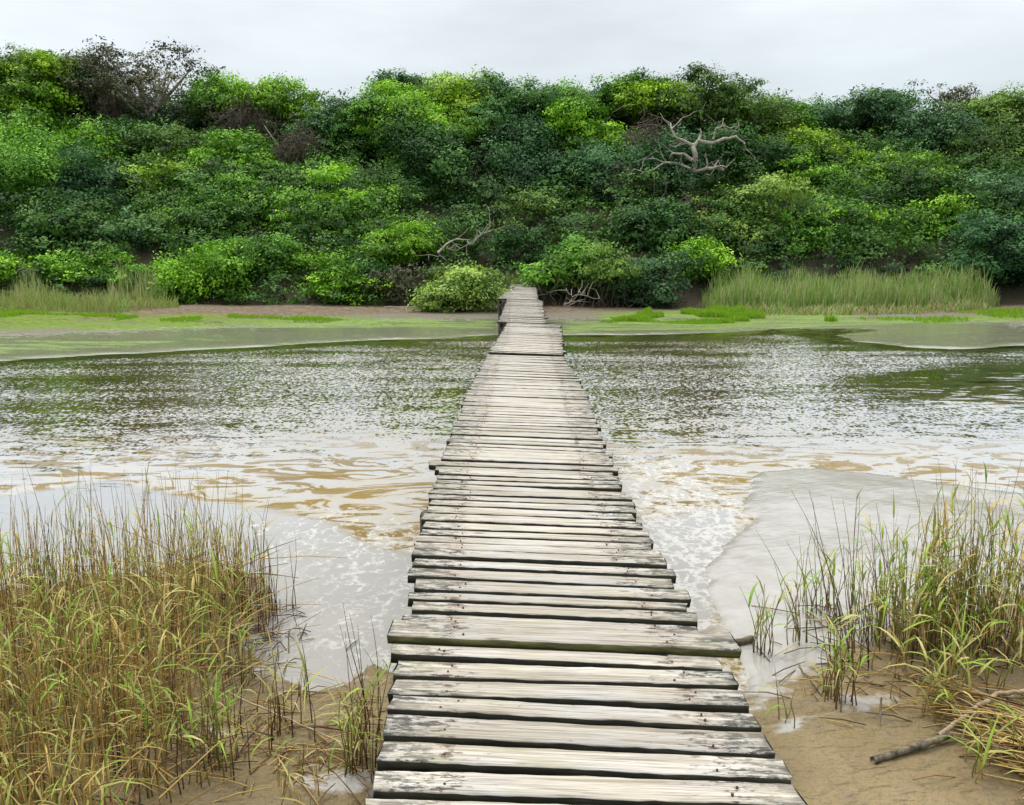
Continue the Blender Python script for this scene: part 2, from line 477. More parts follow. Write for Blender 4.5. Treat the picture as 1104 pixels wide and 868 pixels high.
    nm = n.new('ShaderNodeVectorMath'); nm.operation = 'NORMALIZE'; l.new(g.outputs[0], nm.inputs[0])
    df = n.new('ShaderNodeBsdfDiffuse'); l.new(c, df.inputs['Color']); 
    gl = n.new('ShaderNodeBsdfGlossy'); l.new(mapr(n, l, fm, 0, 1, .05, .6), gl.inputs['Roughness']); l.new(nm.outputs[0], gl.inputs['Normal'])
    gl.inputs['Color'].default_value = (.92, .94, .97, 1)
    lw = n.new('ShaderNodeLayerWeight'); lw.inputs['Blend'].default_value = .5; l.new(nm.outputs[0], lw.inputs['Normal'])
    fc = n.new('ShaderNodeFloatCurve'); cv = fc.mapping.curves[0]
    cv.points[0].location = (0, .04); cv.points[1].location = (1, 1)
    for x, y in ((.4, .07), (.61, .13), (.70, .46), (.745, .72), (.82, .88)): cv.points.new(x, y)
    fc.mapping.update(); l.new(lw.outputs['Facing'], fc.inputs['Value'])
    fac = math_(n, l, 'MULTIPLY', fc.outputs[0], math_(n, l, 'SUBTRACT', 1.0, math_(n, l, 'MULTIPLY', fm, .8)))
    fac = math_(n, l, 'MULTIPLY', fac, math_(n, l, 'SUBTRACT', 1.0, math_(n, l, 'MULTIPLY', clear, .62)))
    ms = n.new('ShaderNodeMixShader'); l.new(fac, ms.inputs[0]); l.new(df.outputs[0], ms.inputs[1]); l.new(gl.outputs[0], ms.inputs[2])
    l.new(ms.outputs[0], n['Material Output'].inputs['Surface'])
    return m

M = dict(
    foliage=foliage_mat(),
    bark=bark_mat('bark', (.05, .042, .033), (.16, .135, .11)),
    pale=bark_mat('bleached_bark', (.25, .228, .19), (.50, .465, .41)),
    twig=bark_mat('dry_twigs', (.10, .08, .065), (.24, .20, .17)),
    reed=blade_mat('reed_blades'),
    grass=blade_mat('grass_blades', .6, .3),
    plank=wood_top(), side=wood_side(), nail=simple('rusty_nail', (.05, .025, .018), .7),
    beam=wood_side('old_beam_wood', (.035, .03, .026), (.12, .10, .08)),
    moss_beam=wood_side('green_stained_wood', (.06, .065, .02), (.17, .17, .06)),
    ground=ground_mat(), water=water_mat(),
    stick=bark_mat('wet_stick', (.03, .027, .022), (.26, .22, .15), 14),
    straw=bark_mat('dry_stick', (.28, .21, .13), (.50, .41, .28), 10),
    shell=simple('pale_shell', (.75, .72, .64), .4, .1),
)

# ------------------------------------------------------------------ ground and water
NEAR = [(-2500, 700), (-500, 652), (0, 640), (100, 622), (225, 602), (296, 622), (303, 655), (268, 692), (300, 722), (338, 750), (372, 738), (402, 714),
        (480, 745), (600, 765), (720, 765), (790, 752), (806, 738), (799, 716), (790, 698), (774, 664), (763, 640), (768, 612), (782, 596), (792, 572),
        (806, 548), (800, 528), (826, 509), (880, 505), (950, 513), (1020, 522), (1104, 532), (1300, 545), (2600, 600)]
NEAR_W = W(NEAR) + [(40, -30), (-40, -30)]
NEAR_W[0] = (-40, NEAR_W[1][1]); NEAR_W[len(NEAR) - 1] = (40, NEAR_W[len(NEAR) - 2][1])
FAR = [(-300, 402), (0, 389), (110, 382), (250, 375), (400, 367), (500, 363), (540, 361), (610, 362), (720, 361), (800, 358), (850, 355), (925, 354), (940, 356),
       (892, 362), (930, 369), (980, 374), (1030, 376), (1104, 373), (1400, 372)]
FAR_W = [(-300, 14)] + W(FAR) + [(300, 20), (300, 900), (-300, 900)]

def hill(x, y):
    t = np.clip((y - 33.2) / 21.0, 0, 1)
    rise = t ** .95
    ridge = 10.2 + 2.4 * sstep(-16, -30, x) + 1.0 * sstep(20, 45, x) + 1.6 * (fbm(x / 14 + 7, y / 14, 5, 3) - .5)
    z = ridge * rise
    z = z * (1 - .45 * sstep(57, 95, y))
    return z

def ground_h(x, y):
    x = np.asarray(x, float); y = np.asarray(y, float)
    jag = (fbm(x * 2.2, y * 2.2, 3) - .5) * .5 + (fbm(x * 9, y * 9, 31, 3) - .5) * .12
    jag = jag * np.clip(y / 6, .45, 1)
    sn = poly_sd(x, y, NEAR_W) + jag * .5
    sf = poly_sd(x, y, FAR_W) + (fbm(x * .5, y * .8, 9) - .5) * .9
    bed = -.28 + .08 * fbm(x * .4, y * .4, 2)
    near = np.where(sn > 0, .014 * sstep(0, .06, sn) + .014 * np.minimum(sn, 3) + .03 * (fbm(x * 1.3, y * 1.3, 11) - .5) * sstep(.05, .5, sn), np.maximum(-.02 + .35 * sn, bed))
    far = np.where(sf > 0, .03 * sstep(0, .4, sf) + .022 * np.minimum(sf, 12) + .10 * (fbm(x * .5, y * .5, 12) - .45) * sstep(1.5, 6, sf), np.maximum(-.02 + .12 * sf, bed))
    z = np.maximum(near, far)
    return z + hill(x, y) * (y > 20), sn, sf

def geo(a, b, first, grow=1.18):
    out, s, x = [], first, a
    sign = 1 if b > a else -1
    while (x - b) * sign < 0:
        x += s * sign; s *= grow; out.append(x)
    return out
xs = np.arange(-4.4, 5.2, .035)
xs = np.concatenate([geo(-4.4, -30, .05, 1.05)[::-1], xs, geo(5.2, 30, .05, 1.05)])
xs = np.concatenate([geo(xs[0], -600, 1.3)[::-1], xs, geo(xs[-1], 600, 1.3)])
ys = np.concatenate([geo(1.2, -40, .08, 1.25)[::-1], np.arange(1.2, 8.6, .035), np.arange(8.6, 15.5, .18), np.arange(15.5, 36, .11), np.arange(36, 80, .7), geo(80, 900, 1.0)])

def grid(xs, ys):
    X, Y = np.meshgrid(xs, ys); nx, ny = len(xs), len(ys)
    i = np.arange(nx * ny).reshape(ny, nx)
    F = np.stack([i[:-1, :-1], i[:-1, 1:], i[1:, 1:], i[1:, :-1]], -1).reshape(-1, 4)
    return X.ravel(), Y.ravel(), F

X, Y, F = grid(xs, ys)
Z, SN, SF = ground_h(X, Y)
def blob(x, y, pts, soft):
    return sstep(-soft, soft, poly_sd(x, y, W(pts)))
algae = np.zeros(len(X))
for pts, a in (([(-400, 347), (0, 346), (200, 347), (330, 346), (460, 348), (540, 350), (540, 357), (420, 357), (250, 359), (120, 362), (0, 365), (-400, 372)], .72),
               ([(-300, 372), (0, 371), (130, 371), (300, 363), (200, 372), (60, 382), (0, 385), (-300, 395)], .62),
               ([(600, 350), (700, 348), (930, 347), (1104, 345), (1400, 340), (1400, 352), (1104, 352), (930, 353), (800, 356), (700, 359), (605, 360)], .72),
               ([(-300, 340), (0, 338), (140, 340), (170, 346), (0, 350), (-300, 355)], .5),
               ([(640, 343), (760, 338), (930, 340), (930, 348), (760, 348), (640, 349)], .8)):
    algae = np.maximum(algae, a * blob(X, Y, pts, .7))
wet = np.zeros(len(X))
nearm = SN > -.3
wet = np.where(nearm & (Y < 14), .25 * sstep(.9, .1, SN) + .9 * blob(X, Y, [(740, 690), (740, 500), (1104, 500), (1500, 520), (1500, 640), (1104, 655), (980, 668), (900, 700), (840, 735), (780, 745)], .35), 0)
for cx, cy, r in ((1060, 765, .16), (1085, 790, .18), (920, 765, .22), (360, 845, .25), (225, 800, .2), (330, 700, .25), (860, 790, .2)):
    q = at(cx, cy); wet = np.maximum(wet, .50 * np.exp(-((X - q.x) ** 2 + ((Y - q.y) * 1.3) ** 2) / (r * r)))
wet = np.where((Y > 14) & (SF < 9), .78 * sstep(7.5, 2.5, SF), wet)
dirt = sstep(5, 9.5, SF) * (Y > 14)
path = [(530, 306), (566, 306), (560, 285), (556, 262), (540, 262), (536, 285)]
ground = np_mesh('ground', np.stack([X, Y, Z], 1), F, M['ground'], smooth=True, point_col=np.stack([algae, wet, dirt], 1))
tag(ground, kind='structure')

wx = xs[(xs > -120) & (xs < 120)]
wy = np.concatenate([np.arange(2.5, 9.4, .05), np.arange(9.4, 34, .25)])
WX, WY, WF = grid(wx, wy)
d = np.zeros(len(WX))
rip = .12 + .30 * sstep(7.0, 11.8, WY) + .36 * sstep(11, 17, WY)
q = [(915, 405), (1000, 398), (1104, 392), (1300, 385), (1300, 450), (1104, 445), (1000, 435), (930, 420)]
rip *= 1 - .78 * blob(WX, WY, q, .9)
rip *= 1 - .85 * sstep(1.3, .3, -poly_sd(WX, WY, FAR_W))
silt = blob(WX, WY, [(-900, 560), (0, 536), (60, 528), (125, 517), (165, 530), (230, 541), (300, 551), (360, 566), (400, 590), (440, 600), (470, 610), (520, 800), (-900, 900)], .22)
silt = np.maximum(silt, .85 * blob(WX, WY, [(670, 560), (800, 545), (790, 600), (770, 700), (800, 770), (660, 770)], .2))
rip *= 1 - .8 * silt
foam = blob(WX, WY, [(640, 540), (700, 525), (770, 530), (812, 545), (800, 585), (775, 615), (775, 660), (800, 712), (815, 745), (640, 770)], .14) * .66
foam = np.maximum(foam, .34 * blob(WX, WY, [(360, 575), (420, 555), (470, 560), (470, 740), (400, 735), (340, 720), (300, 690), (345, 620)], .25))
foam = np.maximum(foam, .45 * blob(WX, WY, [(640, 490), (760, 490), (800, 500), (790, 545), (640, 560)], .3))
foam = np.maximum(foam, .35 * blob(WX, WY, [(250, 560), (400, 545), (420, 600), (300, 640)], .3))
water = np_mesh('water', np.stack([WX, WY, np.zeros(len(WX))], 1), WF, M['water'], smooth=True, point_col=np.stack([rip, silt, foam], 1))
tag(water, kind='structure')

def gz(x, y):
    return float(ground_h(np.array([x]), np.array([y]))[0][0])

# ------------------------------------------------------------------ footbridge
rng = random.Random(4)
bridge = tag(empty('footbridge', (.2, 1.9, 0)), 'long weathered grey plank footbridge leading across the river to the forest', 'footbridge')
def child(o, parent):
    o.parent = parent; o.matrix_parent_inverse = Matrix.Identity(4); return o

def plank_geo(length, width, thick, seed, knob=.004, nails=True):
    """one worn board along local x, top at z = 0, with its nail heads"""
    r = random.Random(seed); ns = 26
    V, Fq, fm = [], [], []
    ph = [r.uniform(0, 6.3) for _ in range(8)]
    ch = thick * .085
    for i in range(ns + 1):
        t = i / ns; x = (t - .5) * length
        ew = .0028 * math.sin(3.3 * x + ph[0]) + .0012 * math.sin(13 * x + ph[1]) + r.uniform(-knob, knob) * .45
        ew2 = .0028 * math.sin(3 * x + ph[2]) + .0012 * math.sin(15 * x + ph[3]) + r.uniform(-knob, knob) * .45
        dz = .002 * math.sin(3 * x + ph[4]) + .0006 * math.sin(11 * x + ph[5])
        endw = 1.0 if 0 < i < ns else .985
        a, b = -width / 2 + ew, width / 2 + ew2
        cc = ch * r.uniform(.6, 1.8); cd = ch * r.uniform(.6, 1.8)
        prof = [(a, -thick), (b, -thick), (b + .001, -cd), (b - cd * .8, dz * .6), ((a + b) / 2 + .2 * width, dz - .001), ((a + b) / 2 - .2 * width, dz - .001), (a + cc * .8, dz * .6), (a - .001, -cc)]
        sk = (.006 * math.sin(ph[6]) if i == 0 else .006 * math.sin(ph[7])) if i in (0, ns) else 0
        for j, (py, pz) in enumerate(prof):
            V.append((x + sk * py / width * 2 + (r.uniform(-.004, .004) if i in (0, ns) else 0), py * endw, pz))
    m = 8
    for i in range(ns):
        for j in range(m):
            jj = (j + 1) % m
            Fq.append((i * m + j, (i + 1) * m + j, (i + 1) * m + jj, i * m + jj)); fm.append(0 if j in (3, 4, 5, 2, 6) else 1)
    for e in (0, ns):
        b0 = e * m
        for qd in ((0, 1, 2, 7), (7, 2, 3, 6), (6, 3, 4, 5)):
            qd = qd if e == ns else qd[::-1]
            Fq.append(tuple(b0 + k for k in qd)); fm.append(1)
    if nails:
        for sx in (-1, 1):
            for k in range(r.choice((1, 1, 2, 2))):
                x = sx * (.43 + r.uniform(-.035, .035)); y = (k - .5) * width * .42 + r.uniform(-.015, .015)
                rr = r.uniform(.0028, .0045); b0 = len(V)
                for zz, rs in ((-.004, 1), (.0045, 1)):
                    for a in range(8): V.append((x + math.cos(a * .785) * rr, y + math.sin(a * .785) * rr, zz))
                for a in range(8):
                    Fq.append((b0 + a, b0 + (a + 1) % 8, b0 + 8 + (a + 1) % 8, b0 + 8 + a)); fm.append(2)
                for a in (0, 2, 4):
                    Fq.append((b0 + 8, b0 + 9 + a, b0 + 10 + a, b0 + 8 + (a + 3) % 8)); fm.append(2)
    return V, Fq, fm

# deck line: stations (Y, left x, right x, z left, tilt) in order along the bridge, one list per section
SECT = [[(1.75, -.395, .835, .50), (2.8, -.425, .835, .50), (3.5, -.46, .80, .50), (4.4, -.51, .78, .50), (6.2, -.54, .765, .50), (7.9, -.535, .81, .50), (10.0, -.505, .88, .50), (13.75, -.385, .84, .50)],
        [(13.85, -.385, .845, .505), (20.3, -.10, 1.15, .53)],
        [(20.35, -.33, .79, .535), (26.6, -.14, .94, .80)],
        [(26.7, -.48, .80, .803), (29.5, -.20, .86, .90), (36.6, .06, 1.02, 1.10)]]
ROWS = [2.085, 2.218, 2.354, 2.488, 2.649, 2.767, 2.908, 3.044, 3.179, 3.325, 3.481, 3.618, 3.722, 3.883, 4.046]
def station(sec, y):
    for a, b in zip(sec, sec[1:]):
        if y <= b[0] or b is sec[-1]:
            t = min(max((y - a[0]) / (b[0] - a[0]), 0), 1)
            return tuple(a[k] + (b[k] - a[k]) * t for k in (1, 2, 3))
n_pl = 0
far_V, far_F, far_M = [], [], []
for si, sec in enumerate(SECT):
    y0, y1 = sec[0][0], sec[-1][0]
    deck = empty('deck', (.2, y0, .5), bridge); child(deck, bridge); deck.location = Vector((.2, y0, .5)) - bridge.location
    backs = []
    if si == 0:
        backs = [1.95] + ROWS[:]
    y = backs[-1] if backs else y0
    while y < y1 - .1:
        y += rng.uniform(.118, .152); backs.append(y)
    for i in range(len(backs) - 1):
        ya, yb = backs[i], backs[i + 1]
        odd = si == 0 and abs(yb - 3.325) < 1e-6
        gap = (yb - ya) * (rng.uniform(.22, .38) if yb < 7 else rng.uniform(.15, .30) if si == 0 else rng.uniform(.06, .16))
        wd = max(.075, yb - ya - gap)
        yc = (ya + yb) / 2
        xl, xr, z = station(sec, yc)
        dl, dr = rng.gauss(0, .010), rng.gauss(0, .011)
        if rng.random() < .05: dr += .035
        if si > 0: dl *= 1.6; dr *= 1.6
        if odd: dl, dr, wd, yc = -.045, .085, .15, yc - .012
        if si == 0 and ya < 6.15 <= yb: dl, dr = -.085, .03
        xl += dl; xr += dr
        ln, xc = xr - xl, (xl + xr) / 2
        zz = z + rng.gauss(0, .0035) + (.026 if odd else 0)
        rot_z = rng.gauss(-.016, .009); tilt = .034 + rng.gauss(0, .004); rx = rng.gauss(0, .012)
        zc = zz - tilt * ((xc - xl))
        th = .043 if not odd else .036
        V, Fq, fm = plank_geo(ln, wd, th, 1000 + n_pl, nails=(n_pl < 60))
        n_pl += 1
        mtx = Matrix.Translation((xc, yc, zc)) @ Matrix.Rotation(rot_z, 4, 'Z') @ Matrix.Rotation(tilt, 4, 'Y') @ Matrix.Rotation(rx, 4, 'X')
        if n_pl <= 100:
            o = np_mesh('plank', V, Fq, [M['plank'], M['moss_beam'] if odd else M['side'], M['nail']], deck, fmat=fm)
            o.matrix_parent_inverse = Matrix.Identity(4)
            o.matrix_basis = Matrix.Translation(-Vector((.2, y0, .5))) @ mtx
            if odd: o['label'] = 'wider raised plank with green stained front edge'
        else:
            b0 = len(far_V); piv = Vector((.35, 25, .6))
            far_V += [tuple(mtx @ Vector(p) - piv) for p in V]; far_F += [tuple(b0 + k for k in f) for f in Fq]; far_M += fm
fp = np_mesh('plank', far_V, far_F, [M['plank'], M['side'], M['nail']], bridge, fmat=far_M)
fp.location = Vector((.35, 25, .6)) - bridge.location; fp['kind'] = 'stuff'; fp['label'] = 'pale far planks of the deck'

for sec in SECT:
    for fx in (.17, .83):
        mb = MB(); y0, y1 = sec[0][0] - .02, sec[-1][0] + .05
        pts = []
        for a in sec:
            x = a[1] + (a[2] - a[1]) * fx; pts.append(Vector((x, a[0], a[3] - .045 - .034 * (x - a[1]) - .078)))
        for a, b in zip(pts, pts[1:]):
            dd = b - a; rm = dd.to_track_quat('Y', 'Z').to_matrix()
            mb.box((a + b) / 2, (.07, dd.length, .145), rot=rm)
        child(mb.build('stringer', M['beam'], bridge, bridge.location), bridge)
    y = sec[0][0] + .5
    while y < sec[-1][0]:
        xl, xr, z = station(sec, y)
        mb = MB(); mb.box(((xl + xr) / 2, y, z - .045 - .15 - .06 - .018), (xr - xl - .02, .09, .12), rot=Matrix.Rotation(.034, 3, 'Y'))
        child(mb.build('crosspiece', M['beam'], bridge, bridge.location), bridge)
        for px in (xl + .03, xr - .03):
            g = gz(px, y + .1); top = z - .10 + rng.uniform(-.03, .03)
            mb = MB(); a, b = Vector((px + rng.uniform(-.03, .03), y + .1, g - .35)), Vector((px, y + .1, top))
            mb.tube([a, a.lerp(b, .5) + Vector((.006, 0, 0)), b - Vector((0, 0, .01)), b], [.062, .058, .056, .048], (1, 1, 1), 9)
            child(mb.build('post', M['beam'], bridge, bridge.location, True), bridge)
        y += 2.05
# the one pile standing proud of the deck on the left
pp = at(459, 548, .44); mb = MB(); a = Vector((-.535, pp.y, -.4)); b = Vector((-.53, pp.y, .415))
mb.tube([a, b - Vector((0, 0, .02)), b], [.06, .058, .05], (1, 1, 1), 9)
o = child(mb.build('post', M['beam'], bridge, bridge.location, True), bridge); o['label'] = 'dark post showing beyond the deck edge'

# ------------------------------------------------------------------ forest
def leaf_cloud(pos, nrm, size, rs, aspect=.5):
    n = len(pos)
    rnd = rs.normal(size=(n, 3)); t = np.cross(nrm, rnd); t /= np.linalg.norm(t, axis=1, keepdims=True) + 1e-9
    t[:, 2] -= .25; t /= np.linalg.norm(t, axis=1, keepdims=True)
    b = np.cross(nrm, t); b /= np.linalg.norm(b, axis=1, keepdims=True) + 1e-9
    l = (size * rs.uniform(.6, 1.25, n))[:, None]; w = l * aspect * rs.uniform(.8, 1.2, (n, 1))
    V = np.empty((n, 4, 3))
    V[:, 0] = pos - t * l * .5; V[:, 1] = pos + b * w * .5 + nrm * w * .15; V[:, 2] = pos + t * l * .5; V[:, 3] = pos - b * w * .5 + nrm * w * .15
    return V.reshape(-1, 3), np.arange(4 * n).reshape(n, 4)

def unit(rs, n):
    d = rs.normal(size=(n, 3)); return d / np.linalg.norm(d, axis=1, keepdims=True)

SPRAY = 13
def sprays(pc, dd, lv, leaf, rs):
    """sprays of leaves: about a dozen leaves sharing one tilt round each spray centre"""
    ns = len(pc)
    sn = dd * .80 + np.array([0, -.05, .45]) + rs.normal(size=(ns, 3)) * .34
    sv_ = lv + rs.normal(0, .14, ns) + .12 * dd[:, 2]
    idx = np.repeat(np.arange(ns), SPRAY); n = len(idx)
    out = rs.normal(size=(n, 3)) * leaf * np.array([1.0, 1.0, .42])
    P = pc[idx] + out + dd[idx] * (rs.random((n, 1)) ** 2 * leaf * 1.2)
    Nn = sn[idx] + rs.normal(size=(n, 3)) * .22; Nn /= np.linalg.norm(Nn, axis=1, keepdims=True)
    return P, Nn, np.clip(sv_[idx] + rs.normal(0, .08, n), 0, 1)

def make_crown(rs, rx, rz, style, leaf, dens, low=-.55):
    """lobes on an ellipsoid, each a shell of leaves: returns verts, faces, per-leaf values, lobe centres (relative to the crown's centre)"""
    ry = rx * .85 if style != 'flat' else rx
    base = min(rx, rz * 1.2)
    if style == 'pads': nl, lr, fz = 44, .31, .46
    elif style == 'lacy': nl, lr, fz = 34, .27, .6
    elif style == 'flat': nl, lr, fz = 26, .30, .5
    elif style == 'drape': nl, lr, fz = 32, .33, .9
    else: nl, lr, fz = 34, .33, .70
    nl = int(nl * max(1, min(1.7, max(rx, rz) / base)))
    dirs = unit(rs, nl * 4)
    keep = (dirs[:, 2] > low) & (dirs[:, 1] < .75)
    dirs = dirs[keep][:nl]
    rad = rs.uniform(.45, 1.0, len(dirs))[:, None]
    kk = rs.randint(0, 4, len(dirs)); off = rs.uniform(-1, 1, (4, 3)) * np.array([.50, .3, .42]); off[0] *= .3
    sc_ = rs.uniform(.42, .8, 4); sc_[0] = .85
    cen = (off[kk] + dirs * rad * sc_[kk][:, None]) * np.array([rx, ry, rz]) * 1.08
    allp, alln, allv = [], [], []
    for i, c in enumerate(cen):
        r = base * lr * rs.uniform(.45, 1.4)
        area = 4 * math.pi * r * r * (.45 + .55 * fz)
        n = int(dens * area / (leaf * leaf * .25) * .8)
        n = max(12, min(n, 3600))
        k = max(3, int(n * 1.7 / SPRAY))
        dd = unit(rs, k)
        pk = np.clip(.62 + .45 * dd[:, 2] - .28 * np.maximum(dd[:, 1], 0), .12, 1)
        dd = dd[rs.random(k) < pk]
        if len(dd) == 0: continue
        ax = np.array([1.1, 1.1, fz]) * rs.uniform(.8, 1.25, 3)
        ph = rs.uniform(0, 6.3, 3)
        wob = 1 + .30 * np.sin(5 * dd[:, 0] + ph[0]) * np.sin(5 * dd[:, 1] + ph[1]) + .24 * np.sin(9 * dd[:, 2] + 7 * dd[:, 0] + ph[2])
        rr = r * wob * (1 - .5 * rs.random(len(dd)) ** 1.8)
        lv = rs.uniform(.05, .75)
        P, Nn, Vv = sprays(c + dd * rr[:, None] * ax, dd, lv, leaf, rs)
        if style == 'drape':
            P[:, 2] -= rs.random(len(P)) ** 2 * r * .7
        allp.append(P); alln.append(Nn); allv.append(Vv)
    p, nn, v = np.concatenate(allp), np.concatenate(alln), np.concatenate(allv)
    V, Fq = leaf_cloud(p, nn, leaf, rs, .52)
    return V, Fq, v, cen

PAL = dict(B=(.175, .395, .018), Y=(.225, .410, .020), G=(.088, .250, .026), D=(.038, .128, .040), K=(.020, .074, .046), O=(.108, .190, .042), S=(.062, .145, .078),
           P=(.215, .330, .070), E=(.100, .110, .062), V=(.135, .345, .016))

for k_ in 'BYGDKOSPV':        # one kind of coastal thicket: the greens lie close together
    PAL[k_] = tuple((a * .74 + b * .26) * 1.16 for a, b in zip(PAL[k_], (.092, .250, .026)))
T_ = 'forest_tree'
def near_Y(Y):
    return Y if Y < 34 else 34 + (Y - 34) * .55

def find_Y(u, vb, lo=30., hi=66.):
    """where the line of sight through u, vb meets the slope"""
    Ys = np.arange(lo, hi, .25); d = ray(u, vb)
    g = ground_h(d.x * Ys / d.y, Ys)[0]
    k = np.nonzero(g >= CAM_Z + d.z * Ys / d.y)[0]
    return float(Ys[k[0]]) if len(k) else hi
def plant(name, cat, u, v, rxp, rzp, pal, label, style='dome', Yd=None, leaf=.26, dens=1.0, group='trees of the forest slope', crown_name='crown', trunk_name='trunk', pale=False, seed=None):
    seed = seed if seed is not None else int(u * 7 + v * 131)
    rs = np.random.RandomState(seed); r = random.Random(seed)
    Yd = Yd or find_Y(u, v + rzp * 1.15)
    if name == T_:
        mid = Yd < 58
        grow = 1.38 if mid else 1.12
        rxp, v, rzp = rxp * (1.18 if mid else 1.12), v + rzp * (grow - 1) * .8, rzp * grow
    else:
        rxp, rzp, v = rxp * 1.15, rzp * 1.12, v + 4
        Yd -= 1.6
    Yd = near_Y(Yd)
    c = atY(u, v, Yd); k = Yd / FPX
    rx, rz = rxp * k, rzp * k
    g = gz(c.x, c.y)
    if g > c.z - rz * .4: c.z = c.z
    t = empty(name, (c.x, c.y, g)); tag(t, label, cat, group)
    V, Fq, fv, cen = make_crown(rs, rx, rz, style, leaf, dens, -.55 if name == T_ else -.98)
    col = PAL[pal]; j = r.uniform(.9, 1.12)
    cr = np_mesh(crown_name, V + np.array([0, 0, c.z - g]), Fq, M['foliage'], t, face_attr=fv)
    cr.color = (col[0] * j, col[1] * j, col[2] * j, 1)
    # trunk and limbs
    mb = MB(); H = c.z - g
    base_r = max(.05, .055 * rx + .03)
    lean = Vector((r.uniform(-.25, .25) * rx, r.uniform(-.1, .2) * rx, 0))
    fork = Vector((0, 0, max(.25, H - rz * .55))) + lean * .5
    pts = [Vector((0, 0, -.3)) , Vector((r.uniform(-.1, .1), 0, fork.z * .45)) + lean * .15, fork]
    mb.tube(pts, [base_r * 1.25, base_r, base_r * .75], (1, 1, 1), 7)
    idx = list(range(len(cen))); r.shuffle(idx)
    for q in idx[:9 if style in ('lacy', 'flat') else 6]:
        e = Vector(cen[q]) + Vector((0, 0, H)); mid = fork.lerp(e, .5) + Vector((r.uniform(-.2, .2), r.uniform(-.2, .2), r.uniform(-.3, .1))) * rx * .35
        m1 = fork.lerp(mid, .5) + Vector((r.uniform(-.1, .1), r.uniform(-.1, .1), 0)) * rx * .3
        mb.tube([fork, m1, mid, mid.lerp(e, .55), e], [base_r * .6, base_r * .48, base_r * .36, base_r * .24, base_r * .08], (1, 1, 1), 6)
    mb.build(trunk_name, M['pale'] if pale else M['bark'], t, (0, 0, 0), True)
    return t

